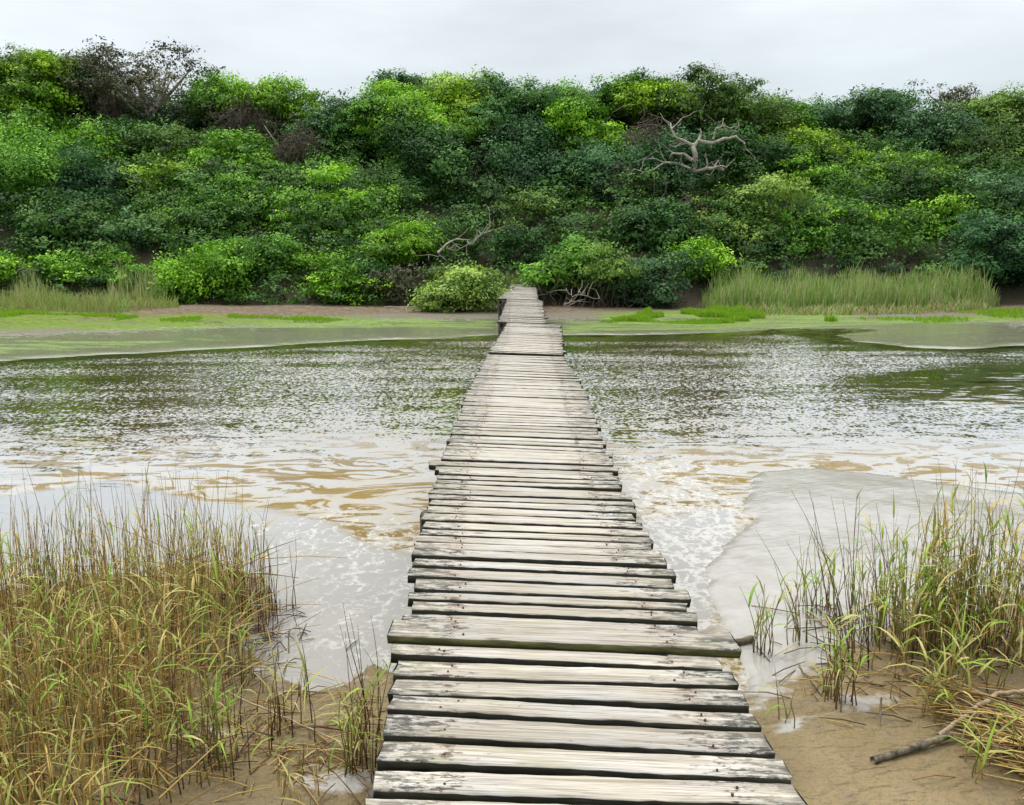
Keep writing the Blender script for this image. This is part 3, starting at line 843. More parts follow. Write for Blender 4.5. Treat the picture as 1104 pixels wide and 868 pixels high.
T = 'forest_tree'
TREES = [
 # skyline, left to right
 (12, 82, 46, 32, 'O', 'grey green tree crown cut by the left frame edge on the skyline', 'dome', 63),
 (52, 78, 30, 20, 'Y', 'small yellow green domed tree at top left, just under the skyline', 'dome', 60),
 (38, 108, 30, 20, 'B', 'bright green tree dome stacked below the yellow green one at top left', 'dome', 58),
 (88, 84, 32, 26, 'D', 'dark green skyline tree left of the see-through grey tree', 'dome', 63),
 (152, 98, 68, 40, 'E', 'flat-topped grey tree with sky showing through its bare pale limbs', 'flat', 62),
 (234, 112, 30, 24, 'V', 'bright green skyline tree just right of the see-through grey tree', 'dome', 62),
 (310, 116, 42, 22, 'B', 'bright green skyline tree right of the dark hanging creeper', 'dome', 61),
 (372, 118, 32, 20, 'S', 'dusky grey tree on the skyline left of the grey green round crown', 'lacy', 64),
 (432, 98, 26, 15, 'S', 'small grey green round crown poking above the bright dome on the skyline', 'dome', 65),
 (395, 145, 36, 36, 'G', 'leafy mid green tree left of the big yellow green dome', 'dome', 58),
 (442, 142, 50, 42, 'B', 'big bright green dome tree left of the path end, near the skyline', 'pads', 57),
 (492, 118, 44, 30, 'Y', 'yellow green rounded tree on the skyline left of the dark central dome', 'dome', 60),
 (545, 132, 58, 40, 'D', 'large dark green dome tree above the end of the bridge', 'dome', 60),
 (594, 122, 36, 26, 'G', 'dull green skyline tree right of the dark central dome', 'dome', 62),
 (632, 152, 40, 32, 'V', 'vivid green tree under the dip in the skyline', 'pads', 57),
 (664, 114, 46, 20, 'G', 'low mid green tree on the skyline right of the dip', 'dome', 63),
 (704, 112, 48, 22, 'Y', 'broad yellow green tree crown above the bare white tree', 'pads', 60),
 (716, 95, 20, 9, 'D', 'tiny dark crown topping the skyline above the bare white tree', 'dome', 66),
 (765, 130, 56, 34, 'O', 'large olive tree directly behind the bare white tree', 'dome', 59),
 (790, 104, 24, 12, 'D', 'small dark cap-shaped crown on the skyline right of the bare white tree', 'flat', 65),
 (838, 136, 34, 24, 'G', 'mid green skyline tree right of the dark cap-shaped crown', 'dome', 61),
 (884, 128, 32, 16, 'S', 'thin bluish tree on the skyline between two fuller green crowns', 'lacy', 65),
 (930, 126, 44, 24, 'S', 'bluish grey green round tree on the right skyline', 'dome', 62),
 (972, 108, 30, 17, 'D', 'dark lacy tree at the top of the right skyline', 'lacy', 65),
 (1020, 106, 36, 16, 'E', 'nearly leafless twiggy crown on the right skyline', 'lacy', 66),
 (988, 145, 50, 32, 'S', 'large grey green tree below the twiggy crown on the right', 'dome', 59),
 (1078, 128, 46, 22, 'O', 'olive skyline tree at the far right of the ridge', 'dome', 62),
 (1062, 168, 46, 34, 'O', 'dull olive tree below the skyline at the right frame edge', 'dome', 56),
 # middle of the slope
 (66, 165, 58, 30, 'V', 'creeper-draped green tree high on the left slope', 'drape', 53),
 (18, 205, 48, 50, 'G', 'tall creeper-covered tree at the left frame edge, mid slope', 'drape', 47),
 (100, 205, 44, 48, 'K', 'big dark blue green tree on the left slope', 'dome', 48),
 (128, 160, 38, 24, 'D', 'dark tree below the see-through grey tree', 'dome', 56),
 (192, 160, 40, 18, 'O', 'dull olive bushy tree at the foot of the see-through grey tree', 'dome', 55),
 (176, 198, 42, 28, 'Y', 'yellow green tree right of the big dark blue green tree', 'pads', 50),
 (232, 180, 42, 26, 'V', 'bright green tree below the dark hanging creeper', 'dome', 53),
 (280, 182, 28, 24, 'G', 'compact green dome below and right of the dark hanging creeper', 'dome', 51),
 (318, 158, 36, 26, 'E', 'greyish brown half-dead tree in the upper left slope', 'lacy', 56),
 (346, 150, 30, 26, 'D', 'dark tree beside the greyish brown half-dead tree', 'dome', 57),
 (332, 196, 34, 26, 'G', 'mid green tree above the large bright dome on the left slope', 'dome', 51),
 (238, 218, 48, 28, 'G', 'spreading green tree in the middle of the left slope', 'pads', 46),
 (366, 226, 58, 40, 'V', 'large bright dome tree left of the path, mid slope', 'pads', 45),
 (404, 192, 40, 36, 'G', 'leafy green tree standing behind the large bright dome', 'dome', 51),
 (470, 190, 52, 46, 'D', 'dark green tree with shadowed hollow left of the path', 'drape', 51),
 (555, 190, 54, 46, 'K', 'deep dark tree straight above the path end', 'drape', 53),
 (634, 205, 46, 44, 'K', 'very dark vine-hung tree right of the path', 'drape', 51),
 (720, 205, 50, 40, 'K', 'dark tree under the bare white tree', 'drape', 50),
 (806, 172, 48, 28, 'D', 'dark green tree right of the bare white tree', 'dome', 54),
 (856, 168, 42, 22, 'Y', 'yellow green layered tree below the right skyline', 'pads', 56),
 (880, 208, 42, 28, 'V', 'layered bright tree in the middle of the right slope', 'pads', 50),
 (806, 238, 46, 38, 'P', 'pale flowering domed tree above the left end of the far reeds', 'dome', 43),
 (924, 196, 42, 26, 'B', 'light green layered tree below the bluish grey round tree', 'pads', 53),
 (930, 240, 52, 30, 'V', 'wide layered green tree above the middle of the far reeds', 'pads', 44),
 (984, 194, 44, 30, 'B', 'lively green tree left of the dull olive one on the right', 'pads', 52),
 (1012, 240, 46, 34, 'V', 'layered green tree above the right end of the far reeds', 'pads', 44),
 (1066, 218, 46, 38, 'S', 'grey green tree on the right slope at the frame edge', 'dome', 48),
 (862, 258, 44, 26, 'G', 'green bushy tree behind the left half of the far reeds', 'dome', 41),
 (560, 236, 32, 32, 'O', 'small olive half-bare tree beside the path above the bridge end', 'lacy', 42),
 (150, 262, 32, 30, 'S', 'rounded pale-tipped tree low on the left slope', 'dome', 42),
 (210, 246, 38, 28, 'G', 'green tree right of the rounded pale-tipped one', 'dome', 43),
 (60, 250, 46, 26, 'D', 'dark leafy tree low at the left, behind the bright shrubs', 'dome', 42),
 (690, 250, 44, 26, 'D', 'dark leafy tree behind the overhanging bank bush', 'dome', 42),
]
for row in TREES:
    u, v, rxp, rzp, pal, lab, sty, Yd = row
    dens = .34 if sty == 'lacy' else (.42 if sty == 'flat' else 1.0)
    if 'leafless' in lab: dens = .12
    plant(T, 'tree', u, v, rxp, rzp, pal, lab, sty, Yd, .165 if Yd < 50 else .18, dens, pale=(sty in ('flat', 'lacy')))

SHRUBS = [
 (22, 288, 48, 20, 'B', 'low bright shrub at the left frame edge above the dry grass', 'dome', 38),
 (92, 286, 46, 20, 'V', 'low spreading bright shrub left of the rounded pale-tipped tree', 'pads', 38.5),
 (214, 292, 42, 38, 'V', 'creeper-covered bush on the bank left of the bridge, taller than its neighbours', 'drape', 36),
 (292, 276, 46, 24, 'G', 'green shrub between the creeper-covered bush and the round bank bush', 'dome', 38.5),
 (352, 300, 48, 28, 'V', 'round green bush at the edge of the left mud bank', 'dome', 35.5),
 (436, 262, 40, 26, 'B', 'bright leafy shrub below the shadowed hollow left of the path', 'pads', 39),
 (436, 304, 28, 20, 'E', 'brownish dead-looking shrub left of the light green bank bush', 'lacy', 35),
 (498, 309, 48, 27, 'P', 'light yellow green bush leaning over the mud beside the bridge end', 'dome', 32.5),
 (604, 290, 34, 30, 'G', 'dark bush with lighter top right of the bridge end', 'dome', 36),
 (652, 286, 46, 28, 'O', 'wide olive bush overhanging the shaded hollow on the right bank', 'flat', 34.5),
 (706, 300, 38, 24, 'S', 'grey green bush at the right end of the shaded hollow', 'dome', 34.5),
 (752, 282, 28, 22, 'B', 'yellow topped shrub left of the far reeds', 'dome', 37),
 (1086, 276, 44, 36, 'K', 'black green bush overhanging the right end of the far reeds', 'dome', 37),
 (140, 306, 30, 16, 'G', 'small green shrub on the bank behind the pale grass tufts', 'dome', 37),
 (396, 300, 24, 22, 'D', 'small dark shrub between the round bush and the brownish shrub', 'dome', 36),
 (560, 272, 24, 22, 'D', 'dark shrub crowding the earth path above the bridge end', 'dome', 39.5),
]
for u, v, rxp, rzp, pal, lab, sty, Yd in SHRUBS:
    plant('shrub', 'shrub', u, v, rxp, rzp, pal, lab, sty, Yd, .15, .9 if sty != 'lacy' else .35, 'shrubs along the far bank', 'foliage', 'branches')

# undergrowth: bushy cover of the slope between the trees, and the closed canopy behind them
def shells(C, Rr, leaf, dens, rs, fz=.75):
    """leaf shells round many centres at once"""
    cnt = np.maximum(3, (dens * 4 * math.pi * Rr ** 2 * .55 / (leaf * leaf * .25)) / SPRAY).astype(int)
    idx = np.repeat(np.arange(len(C)), cnt); n = len(idx)
    dd = unit(rs, n); keep = rs.random(n) < np.clip(.6 + .5 * dd[:, 2] - .3 * np.maximum(dd[:, 1], 0), .06, 1)
    idx, dd = idx[keep], dd[keep]; ph = rs.uniform(0, 6.3, (len(C), 3))[idx]
    wob = 1 + .25 * np.sin(5 * dd[:, 0] + ph[:, 0]) * np.sin(5 * dd[:, 1] + ph[:, 1]) + .18 * np.sin(9 * dd[:, 2] + 7 * dd[:, 0] + ph[:, 2])
    p = C[idx] + dd * (Rr[idx] * wob * (1 - .5 * rs.random(len(dd)) ** 1.8))[:, None] * np.array([1.15, 1.1, fz])
    P, Nn, Vv = sprays(p, dd, rs.uniform(.0, .75, len(C))[idx], leaf, rs)
    V, Fq = leaf_cloud(P, Nn, leaf, rs, .52)
    return V, Fq, Vv
rs = np.random.RandomState(8)
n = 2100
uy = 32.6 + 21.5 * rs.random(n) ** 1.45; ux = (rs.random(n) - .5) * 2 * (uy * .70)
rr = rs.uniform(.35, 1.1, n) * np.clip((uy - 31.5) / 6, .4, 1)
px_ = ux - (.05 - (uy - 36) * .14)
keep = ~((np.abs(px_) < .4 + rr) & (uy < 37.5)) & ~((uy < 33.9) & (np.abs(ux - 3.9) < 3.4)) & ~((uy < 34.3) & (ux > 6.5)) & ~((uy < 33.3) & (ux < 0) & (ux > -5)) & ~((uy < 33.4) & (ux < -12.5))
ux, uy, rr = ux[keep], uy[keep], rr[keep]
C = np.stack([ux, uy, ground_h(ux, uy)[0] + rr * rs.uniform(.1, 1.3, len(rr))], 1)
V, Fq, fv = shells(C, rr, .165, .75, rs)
und = np_mesh('undergrowth', V, Fq, M['foliage'], face_attr=fv); und.color = (.058, .160, .026, 1)  # base green darkened to paint a shadow background behind the trees
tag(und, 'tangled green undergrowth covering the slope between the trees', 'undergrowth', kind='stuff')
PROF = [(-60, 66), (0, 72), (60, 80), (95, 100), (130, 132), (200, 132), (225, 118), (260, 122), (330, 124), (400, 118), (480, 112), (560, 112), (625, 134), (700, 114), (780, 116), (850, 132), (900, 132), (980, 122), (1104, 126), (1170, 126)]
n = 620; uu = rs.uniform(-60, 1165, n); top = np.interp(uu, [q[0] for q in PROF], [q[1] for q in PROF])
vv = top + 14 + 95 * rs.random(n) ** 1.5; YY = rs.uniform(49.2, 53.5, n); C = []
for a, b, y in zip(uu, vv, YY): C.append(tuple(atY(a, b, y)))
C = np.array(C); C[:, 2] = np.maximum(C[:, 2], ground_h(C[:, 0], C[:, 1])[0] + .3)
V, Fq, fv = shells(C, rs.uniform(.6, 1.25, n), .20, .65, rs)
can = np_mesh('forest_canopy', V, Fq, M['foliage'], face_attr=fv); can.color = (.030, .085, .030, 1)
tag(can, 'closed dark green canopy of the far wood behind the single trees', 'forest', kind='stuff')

# bare bleached tree
def z2(pts, ox, oy, sc, Yd, r):
    out = []; yy = Yd
    for x, y in pts:
        out.append(atY(ox + x / sc, oy + y / sc, yy)); yy += r.uniform(-.25, .25)
    return out
def limbs(name, mb, strokes, ox, oy, sc, Yd, seed, n=7, thin=1.0, twigs=False):
    r = random.Random(seed)
    for pts, r0, r1 in strokes:
        P = z2(pts, ox, oy, sc, Yd, r); k = len(P)
        Q = [P[0]]
        for a, b in zip(P, P[1:]):
            Q.append(a.lerp(b, .5) + Vector((r.uniform(-.05, .05), r.uniform(-.05, .05), r.uniform(-.05, .05)))); Q.append(b)
        m = len(Q)
        if twigs:
            for q_ in range(1, m):
                if r.random() < .55:
                    d_ = Vector((r.gauss(0, .35), r.gauss(0, .25), r.gauss(.05, .3))) * (.6 + r.random()); a_ = Q[q_]
                    b_ = a_ + d_ * .5 + Vector((r.gauss(0, .06), 0, r.gauss(0, .06)))
                    mb.tube([a_, b_, a_ + d_], [.017, .012, .005], (1, 1, 1), 4)
        mb.tube(Q, [thin * (r0 + (r1 - r0) * i / (m - 1)) for i in range(m)], (1, 1, 1), n)
YD = near_Y(45.6)
base = atY(748, 182, YD); g = gz(base.x, YD)
dt = tag(empty('dead_tree', (base.x, YD, g)), 'bare white dead tree with crooked limbs on the dark slope right of centre', 'dead tree')
mb = MB()
limbs('t', mb, [([(560, 1150), (565, 800), (562, 620), (585, 500), (596, 440), (578, 365)], .17, .12)], 640, 90, 5.425, YD, 1, thin=.9)
mb.build('trunk', M['pale'], dt, dt.location, True)
BR = [([(578, 365), (612, 335), (690, 350), (762, 322), (832, 310), (882, 348)], .115, .05), ([(882, 348), (890, 385), (925, 415)], .05, .02),
      ([(700, 325), (716, 262), (756, 245), (760, 205)], .06, .02), ([(612, 335), (628, 295), (622, 262)], .06, .03), ([(756, 245), (800, 262), (850, 250), (852, 300)], .03, .015),
      ([(580, 362), (520, 330), (476, 312), (455, 265), (452, 235)], .09, .03), ([(520, 345), (480, 372), (440, 360)], .05, .02),
      ([(575, 448), (530, 412), (465, 408), (445, 440)], .09, .04), ([(585, 520), (655, 500), (722, 488), (775, 492)], .11, .04), ([(705, 486), (732, 448)], .05, .02), ([(655, 500), (660, 440), (655, 410)], .05, .03), ([(735, 490), (745, 515), (778, 486)], .04, .02),
      ([(565, 500), (500, 470), (422, 462), (350, 505), (262, 535)], .09, .03), ([(350, 505), (355, 640), (350, 760)], .035, .015), ([(300, 520), (240, 500), (190, 540)], .025, .012), ([(480, 480), (505, 545)], .05, .02),
      ([(650, 530), (700, 550)], .04, .015), ([(455, 265), (520, 200), (590, 165)], .03, .01), ([(420, 465), (360, 440), (230, 460)], .03, .012)]
for s in BR:
    mb = MB(); limbs('b', mb, [s], 640, 90, 5.425, YD, int(s[0][0][0]), thin=.9, twigs=True); mb.build('branch', M['pale'], dt, dt.location, True)

# dead creepers hanging in the trees
def creeper(u, v, wpx, hpx, Yd, label, n, seed, col=(.20, .155, .12), mat_=None):
    Yd = near_Y(Yd); r = random.Random(seed); c = atY(u, v, Yd); k = Yd / FPX; mb = MB()
    for i in range(n):
        x0 = c.x + r.gauss(0, .30) * wpx * k; z0 = c.z + r.gauss(.12, .26) * hpx * k
        p = Vector((x0, Yd + r.uniform(-.5, .5), z0)); P = [p]; L_ = r.uniform(.2, .75) ** 1.3 * hpx * k; dx = (x0 - c.x) * .35
        for j in range(6):
            p = p + Vector((r.gauss(dx * .2, .13), r.gauss(0, .11), -L_ / 6 * r.uniform(.1, 1.6) + r.gauss(0, .05))); P.append(p)
        mb.tube(P, [.016, .015, .014, .012, .01, .008, .006], (1, 1, 1), 3)
        for q in range(3):
            a = P[r.randint(1, 5)]; b = a + Vector((r.gauss(0, .3), r.gauss(0, .2), r.gauss(-.1, .25)))
            mb.tube([a, a.lerp(b, .5) + Vector((0, 0, r.uniform(-.08, .08))), b], [.01, .008, .005], (1, 1, 1), 3)
    o = mb.build('dead_creeper', mat_ or M['twig'], None, (c.x, Yd, c.z)); o.location = (c.x, Yd, c.z)
    tag(o, label, 'creeper', 'dead creepers hanging in the trees')
creeper(265, 128, 34, 42, 58, 'dark brown dead creeper hanging like a wig on the left skyline', 200, 3)
creeper(706, 158, 40, 52, 50.5, 'grey brown dead creeper hanging beside the bare white tree', 210, 4)
creeper(118, 108, 20, 60, 59.5, 'reddish brown dead creeper trailing down in front of the see-through grey tree', 150, 5)
creeper(676, 205, 22, 50, 47, 'thin pale dead creeper below left of the bare white tree', 70, 6)
creeper(318, 165, 36, 40, 53, 'grey tangle of dead twigs over the half-dead tree on the upper left slope', 200, 7)
creeper(748, 228, 30, 30, 44, 'small brown dead creeper left of the pale flowering tree', 90, 8)

creeper(716, 236, 26, 62, 46.2, 'long thin vines hanging in the shade below the bare white tree', 34, 31, mat_=M['pale'])
creeper(640, 222, 40, 66, 48.5, 'thin vines hanging in the dark gap right of the path', 46, 32)
creeper(508, 214, 36, 66, 48.5, 'thin vines hanging in the dark gap left of the path', 40, 33)

# fallen bleached branches at the forest edge
def fallen(name, strokes, ox, oy, sc, Yd, label, cat, m='pale', seed=2, scale=1):
    mb = MB(); limbs('f', mb, [(a, b * scale, c * scale) for a, b, c in strokes], ox, oy, sc, Yd, seed, thin=.6, twigs=(name in ('fallen_branch', 'driftwood')))
    q = atY(ox + strokes[0][0][0][0] / sc, oy + strokes[0][0][0][1] / sc, Yd)
    o = mb.build(name, M[m], None, q, True); o.location = q
    return tag(o, label, cat)
fallen('fallen_branch', [([(390, 285), (440, 235), (500, 205), (580, 210)], .09, .02), ([(395, 300), (440, 330), (425, 395), (415, 420)], .04, .015), ([(560, 300), (560, 240), (620, 200), (660, 170), (700, 130), (690, 60), (685, 20)], .03, .022),
                         ([(660, 170), (715, 145), (718, 90)], .025, .012), ([(440, 245), (480, 270), (520, 260), (560, 240)], .03, .015), ([(640, 185), (600, 185)], .02, .01), ([(395, 310), (340, 295), (300, 300)], .03, .012)],
       400, 220, 5.425, 34.5, 'bleached crooked branch arching above the light green bank bush', 'branch')
fallen('driftwood', [([(260, 585), (290, 580), (310, 545), (345, 530), (400, 540), (470, 552)], .045, .015), ([(310, 545), (285, 520), (272, 492)], .03, .012), ([(345, 530), (350, 515), (385, 520)], .02, .01), ([(300, 570), (330, 575), (345, 560)], .02, .01), ([(265, 570), (262, 595)], .02, .012)],
       560, 220, 5.425, 31.5, 'small forked white driftwood lying in front of the shaded hollow', 'driftwood')
fallen('driftwood', [([(110, 535), (150, 530), (175, 522), (215, 528)], .04, .012), ([(150, 530), (152, 555)], .02, .012), ([(175, 522), (200, 510)], .015, .008)],
       560, 220, 5.425, 33.0, 'short pale stick of driftwood touching the right side of the bridge end', 'driftwood')
fallen('log', [([(800, 605), (880, 580), (960, 575), (990, 565)], .06, .03), ([(640, 605), (690, 560), (760, 545), (850, 570)], .03, .015), ([(760, 540), (830, 560), (930, 580)], .03, .012)],
       560, 220, 5.425, 32.5, 'grey fallen log with thin sticks left of the far reeds', 'log', 'twig')
fallen('log', [([(75, 606), (150, 604), (325, 602)], .05, .035)], 400, 220, 5.425, 31.8, 'straight pale pole lying on the mud bank left of the bridge', 'log')
fallen('brushwood', [([(150, 640), (230, 620), (330, 630)], .03, .012), ([(200, 615), (240, 650), (290, 660)], .025, .01), ([(180, 625), (260, 632), (350, 615)], .02, .01), ([(220, 655), (300, 640)], .03, .01), ([(250, 612), (310, 655)], .02, .01), ([(300, 650), (380, 632), (430, 640)], .025, .01)],
       400, 220, 5.425, 31.2, 'heap of dry sticks under the light green bank bush', 'brushwood', 'twig')
fallen('branch', [([(340, 815), (390, 808), (430, 800), (470, 795)], .05, .02), ([(380, 810), (420, 790)], .02, .01)], 734 - 560, 30, 2.712, 33, 'dead stick lying on the left mud bank below the creeper-covered bush', 'branch', 'twig')

# bramble-like dark stems under the bank bushes
mb = MB(); r = random.Random(12)
for i in range(150):
    x = r.uniform(1.6, 6.2); y = r.uniform(32.4, 35.0); z = gz(x, y)
    P = [Vector((x, y, z - .05))]
    for j in range(4): P.append(P[-1] + Vector((r.gauss(0, .14), r.gauss(-.02, .1), r.uniform(.12, .42))))
    mb.tube(P, [.022, .02, .016, .012, .007], (1, 1, 1), 4)
o = mb.build('thicket', M['bark'], None, (4, 33.5, 0)); o.location = (4, 33.5, 0)
tag(o, 'dark bare stems in the shaded hollow under the olive bank bush', 'thicket', kind='stuff')

# steps of the earth path
r = random.Random(3)
st = tag(empty('path_steps', (-.05, 37.4, gz(-.05, 37.4))), 'rough earth steps edged with dark timber above the bridge end', 'steps')
for i in range(4):
    y = 37.5 + i * 1.15; x = .05 - i * .16; z = max(gz(x, y), .95 + i * .34)
    mb = MB(); mb.tube([(x - .55, y, z - .02), (x, y + .03, z), (x + .55, y - .02, z - .02)], [.085, .08, .085], (1, 1, 1), 8)
    child(mb.build('step_log', M['bark'], st, st.location, True), st)
    mb = MB(); mb.box((x, y + .6, z - .22), (1.1, 1.12, .44)); child(mb.build('tread', M['tread'] if 'tread' in M else M['straw'], st, st.location), st)

# ------------------------------------------------------------------ grasses and reeds
def lerp3(a, b, t): return tuple(a[i] + (b[i] - a[i]) * t for i in range(3))
def field(name, poly_px, n, h, wdt, cols, seed, label, cat, zoff=0.0, lean=.25, patch=0, segs=3):
    r = random.Random(seed); Pw = W(poly_px, .12); mb = MB()
    xs_ = [p[0] for p in Pw]; ys_ = [p[1] for p in Pw]; k = 0
    bx = np.array([r.uniform(min(xs_), max(xs_)) for _ in range(n * 6)]); by = np.array([r.uniform(min(ys_), max(ys_)) for _ in range(n * 6)])
    sdv = poly_sd(bx, by, Pw); ok = sdv > (fbm(bx * .55, by * .55, seed) - .40) * (2.6 if name == 'marsh_grass' else 1.5)
    if patch: ok &= fbm(bx * patch, by * patch, seed + 5, 2) > .42
    bx, by, sdv = bx[ok][:n], by[ok][:n], sdv[ok][:n]; ed = np.clip(.35 + sdv / 1.1, .3, 1); bz = ground_h(bx, by)[0]
    hv = fbm(bx * 1.5, by * 1.1, seed + 2, 3)
    for x, y, z, hq, eq in zip(bx, by, bz, hv, ed):
        H = h * eq * r.uniform(.55, 1.1) * (.25 + 1.5 * hq); a = r.uniform(0, 6.283); ln = lean * r.uniform(.2, 1) * H
        dx, dy = math.cos(a) * ln, math.sin(a) * ln; c = lerp3(*r.choice(cols), r.random()); s = Vector((math.cos(a + 1.57 + r.uniform(-.6, .6)), math.sin(a + 1.57) * .6, 0))
        pts = [(x + dx * (t ** 2), y + dy * (t ** 2), z - .02 + H * (t - .12 * t * t)) for t in [q / segs for q in range(segs + 1)]]
        mb.ribbon(pts, [wdt * (1 - .85 * q / segs) for q in range(segs + 1)], c, s)
    o = mb.build(name, M['grass'], None, (0, 0, 0)); return tag(o, label, cat, kind='stuff')
GREEN = [((.14, .30, .04), (.25, .42, .08)), ((.20, .34, .06), (.34, .44, .13)), ((.34, .38, .16), (.54, .52, .30))]
field('reeds', [(752, 332), (800, 331), (900, 331), (1000, 331), (1078, 331), (1082, 336), (1000, 337), (900, 338), (800, 338), (756, 337)], 7500, 1.22, .065, GREEN, 21, 'belt of tall pale green reeds along the right far bank', 'reeds', lean=.3)
STRAW = [((.40, .32, .16), (.55, .45, .26)), ((.30, .27, .10), (.42, .36, .16)), ((.18, .22, .06), (.30, .32, .10))]
field('dry_grass', [(760, 336), (900, 336), (1085, 335), (1085, 338), (900, 341), (770, 340)], 1900, .40, .05, STRAW + GREEN, 22, 'straw coloured grass fringing the far reeds', 'grass', lean=.8)
field('dry_grass', [(-60, 333), (60, 332), (190, 333), (200, 338), (120, 343), (0, 342), (-60, 342)], 2600, .62, .045, STRAW[1:] + GREEN[:2], 23, 'dry yellowish grass on the left far bank', 'grass', lean=.6)
field('reeds', [(5, 331), (60, 331), (75, 335), (10, 336)], 420, 1.25, .05, GREEN[1:], 24, 'pale green reeds at the left end of the far bank', 'reeds')
field('reeds', [(108, 331), (185, 331), (188, 335), (110, 335)], 420, 1.2, .05, GREEN[1:], 25, 'pale green reeds before the rounded pale-tipped tree on the left bank', 'reeds')
LIME = [((.15, .33, .012), (.25, .47, .025)), ((.20, .36, .015), (.32, .50, .04))]
field('marsh_grass', [(690, 337), (760, 333), (850, 337), (930, 343), (925, 348), (850, 347), (700, 347), (650, 347)], 14000, .24, .045, LIME, 26, 'bright lime green marsh grass on the right mud bank', 'grass', patch=.55)
field('marsh_grass', [(640, 343), (672, 342), (672, 348), (640, 348)], 400, .13, .045, LIME, 29, 'small lime green grass tuft nearest the bridge on the right bank', 'grass')
field('marsh_grass', [(-100, 340), (0, 339), (80, 343), (300, 342), (440, 348), (440, 351), (200, 350), (0, 350), (-100, 350)], 7000, .12, .045, LIME, 27, 'lime green marsh grass patches on the left mud bank', 'grass', patch=.5)
field('marsh_grass', [(940, 340), (1104, 336), (1200, 334), (1200, 344), (1000, 348), (940, 347)], 3000, .16, .05, LIME, 28, 'scattered lime green grass tufts at the right end of the mud bank', 'grass', patch=.6)

BROWN = ((.15, .082, .028), (.34, .20, .072)); DARK = ((.05, .032, .022), (.12, .075, .04)); TAN = ((.40, .27, .07), (.62, .45, .15)); OLV = ((.20, .22, .05), (.34, .34, .09)); LIMEL = ((.14, .32, .015), (.33, .48, .06)); YEL = ((.36, .36, .09), (.52, .48, .18))

def blade(mb, p, a, length, width, c, r, droop=1.0, up=.8):
    d = Vector((math.cos(a), math.sin(a), 0)); side = Vector((-math.sin(a), math.cos(a), r.uniform(-.3, .3))).normalized()
    pts, ws = [], []; q = Vector(p); ang = up; st_ = length / 4
    for i in range(5):
        pts.append(q.copy()); ws.append(width * (.55, 1, .85, .5, .06)[i])
        q = q + (d * math.cos(ang) + Vector((0, 0, math.sin(ang)))) * st_; ang -= droop * r.uniform(.25, .55)
    mb.ribbon(pts, ws, c, side)

def reed_stem(ms, ml, x, y, H, r, colset, leafset, nleaf, lean=.12, rad=.0038, leafy_from=.25, bend=None, lw=1.0):
    z = gz_fast(x, y) - .03
    a = r.uniform(0, 6.283) if bend is None else bend + r.gauss(0, .4); ln = abs(r.gauss(lean, lean * .6)) * H
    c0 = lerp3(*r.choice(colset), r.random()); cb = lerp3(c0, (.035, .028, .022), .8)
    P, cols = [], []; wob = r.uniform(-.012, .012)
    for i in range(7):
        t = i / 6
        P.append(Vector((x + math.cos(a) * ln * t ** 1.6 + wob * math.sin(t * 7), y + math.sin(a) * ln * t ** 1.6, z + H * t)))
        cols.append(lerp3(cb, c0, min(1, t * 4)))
    ms.tube(P, [rad * (1 - .78 * i / 6) for i in range(7)], cols, 3, cap=False)
    for k in range(nleaf):
        t = r.uniform(leafy_from, .97); j = min(5, int(t * 6)); p = P[j].lerp(P[j + 1], t * 6 - j)
        c = lerp3(*r.choice(leafset), r.random())
        blade(ml, p, r.uniform(0, 6.283), r.uniform(.09, .24), lw * r.uniform(.004, .0105), c, r, r.uniform(.3, 1.25), r.uniform(.5, 1.35))
_cache = {}
def gz_fast(x, y):
    return float(ground_h(np.array([x]), np.array([y]))[0][0])

def debris(mb, x0, y0, sx, sy, n, r, cols, lmin=.08, lmax=.45, zr=.05):
    for i in range(n):
        x, y = r.gauss(x0, sx), r.gauss(y0, sy); z = max(gz_fast(x, y), 0) + abs(r.gauss(0, zr)) + .004; a = r.uniform(0, 3.1416); l_ = r.uniform(lmin, lmax)
        d = Vector((math.cos(a), math.sin(a) , r.gauss(0, .1))) * l_ / 2
        c = lerp3(*r.choice(cols), r.random()); p = Vector((x, y, z))
        mb.tube([p - d, p + Vector((0, 0, r.uniform(0, .015))), p + d], [.0028, .0032, .002], c, 3, cap=False)

# left reed bed, one dense mass
r = random.Random(77); mb = MB(); cnt = 0
def edge_x(y): return -1.12 - .10 * (y - 2.6) - .10 * max(0, y - 4.2)
while cnt < 1480:
    y = r.uniform(2.0, 5.0); x = edge_x(y) - abs(r.gauss(0, 1)) * 1.25 - r.uniform(0, .3)
    if x < -.80 * (y + .3) - .45: continue
    cnt += 1
    tall = r.random() < (.14 if y < 4.0 else .30)
    H = r.uniform(.36, .66) if not tall else r.uniform(.66, .95)
    if y > 4.5: H *= .92
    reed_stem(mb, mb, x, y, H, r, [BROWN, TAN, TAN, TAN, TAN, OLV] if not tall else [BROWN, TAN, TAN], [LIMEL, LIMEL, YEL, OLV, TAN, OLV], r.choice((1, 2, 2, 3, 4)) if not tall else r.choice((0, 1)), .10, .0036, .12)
for i in range(420):      # leaning and broken straws inside the mass
    y = r.uniform(2.2, 4.9); x = edge_x(y) - abs(r.gauss(0, .9)) - .05; z = gz_fast(x, y) + r.uniform(0, .3); a = r.uniform(0, 6.283); l_ = r.uniform(.2, .6)
    d = Vector((math.cos(a), math.sin(a), r.uniform(-.2, .7))).normalized() * l_; p = Vector((x, y, z))
    mb.tube([p, p + d * .5, p + d - Vector((0, 0, .03))], [.003, .0028, .0015], lerp3(*r.choice((TAN, BROWN, TAN)), r.random()), 3, cap=False)
o = mb.build('reed_bed', M['reed']); tag(o, 'dense mass of brown and green reeds filling the lower left corner', 'reeds', kind='stuff')

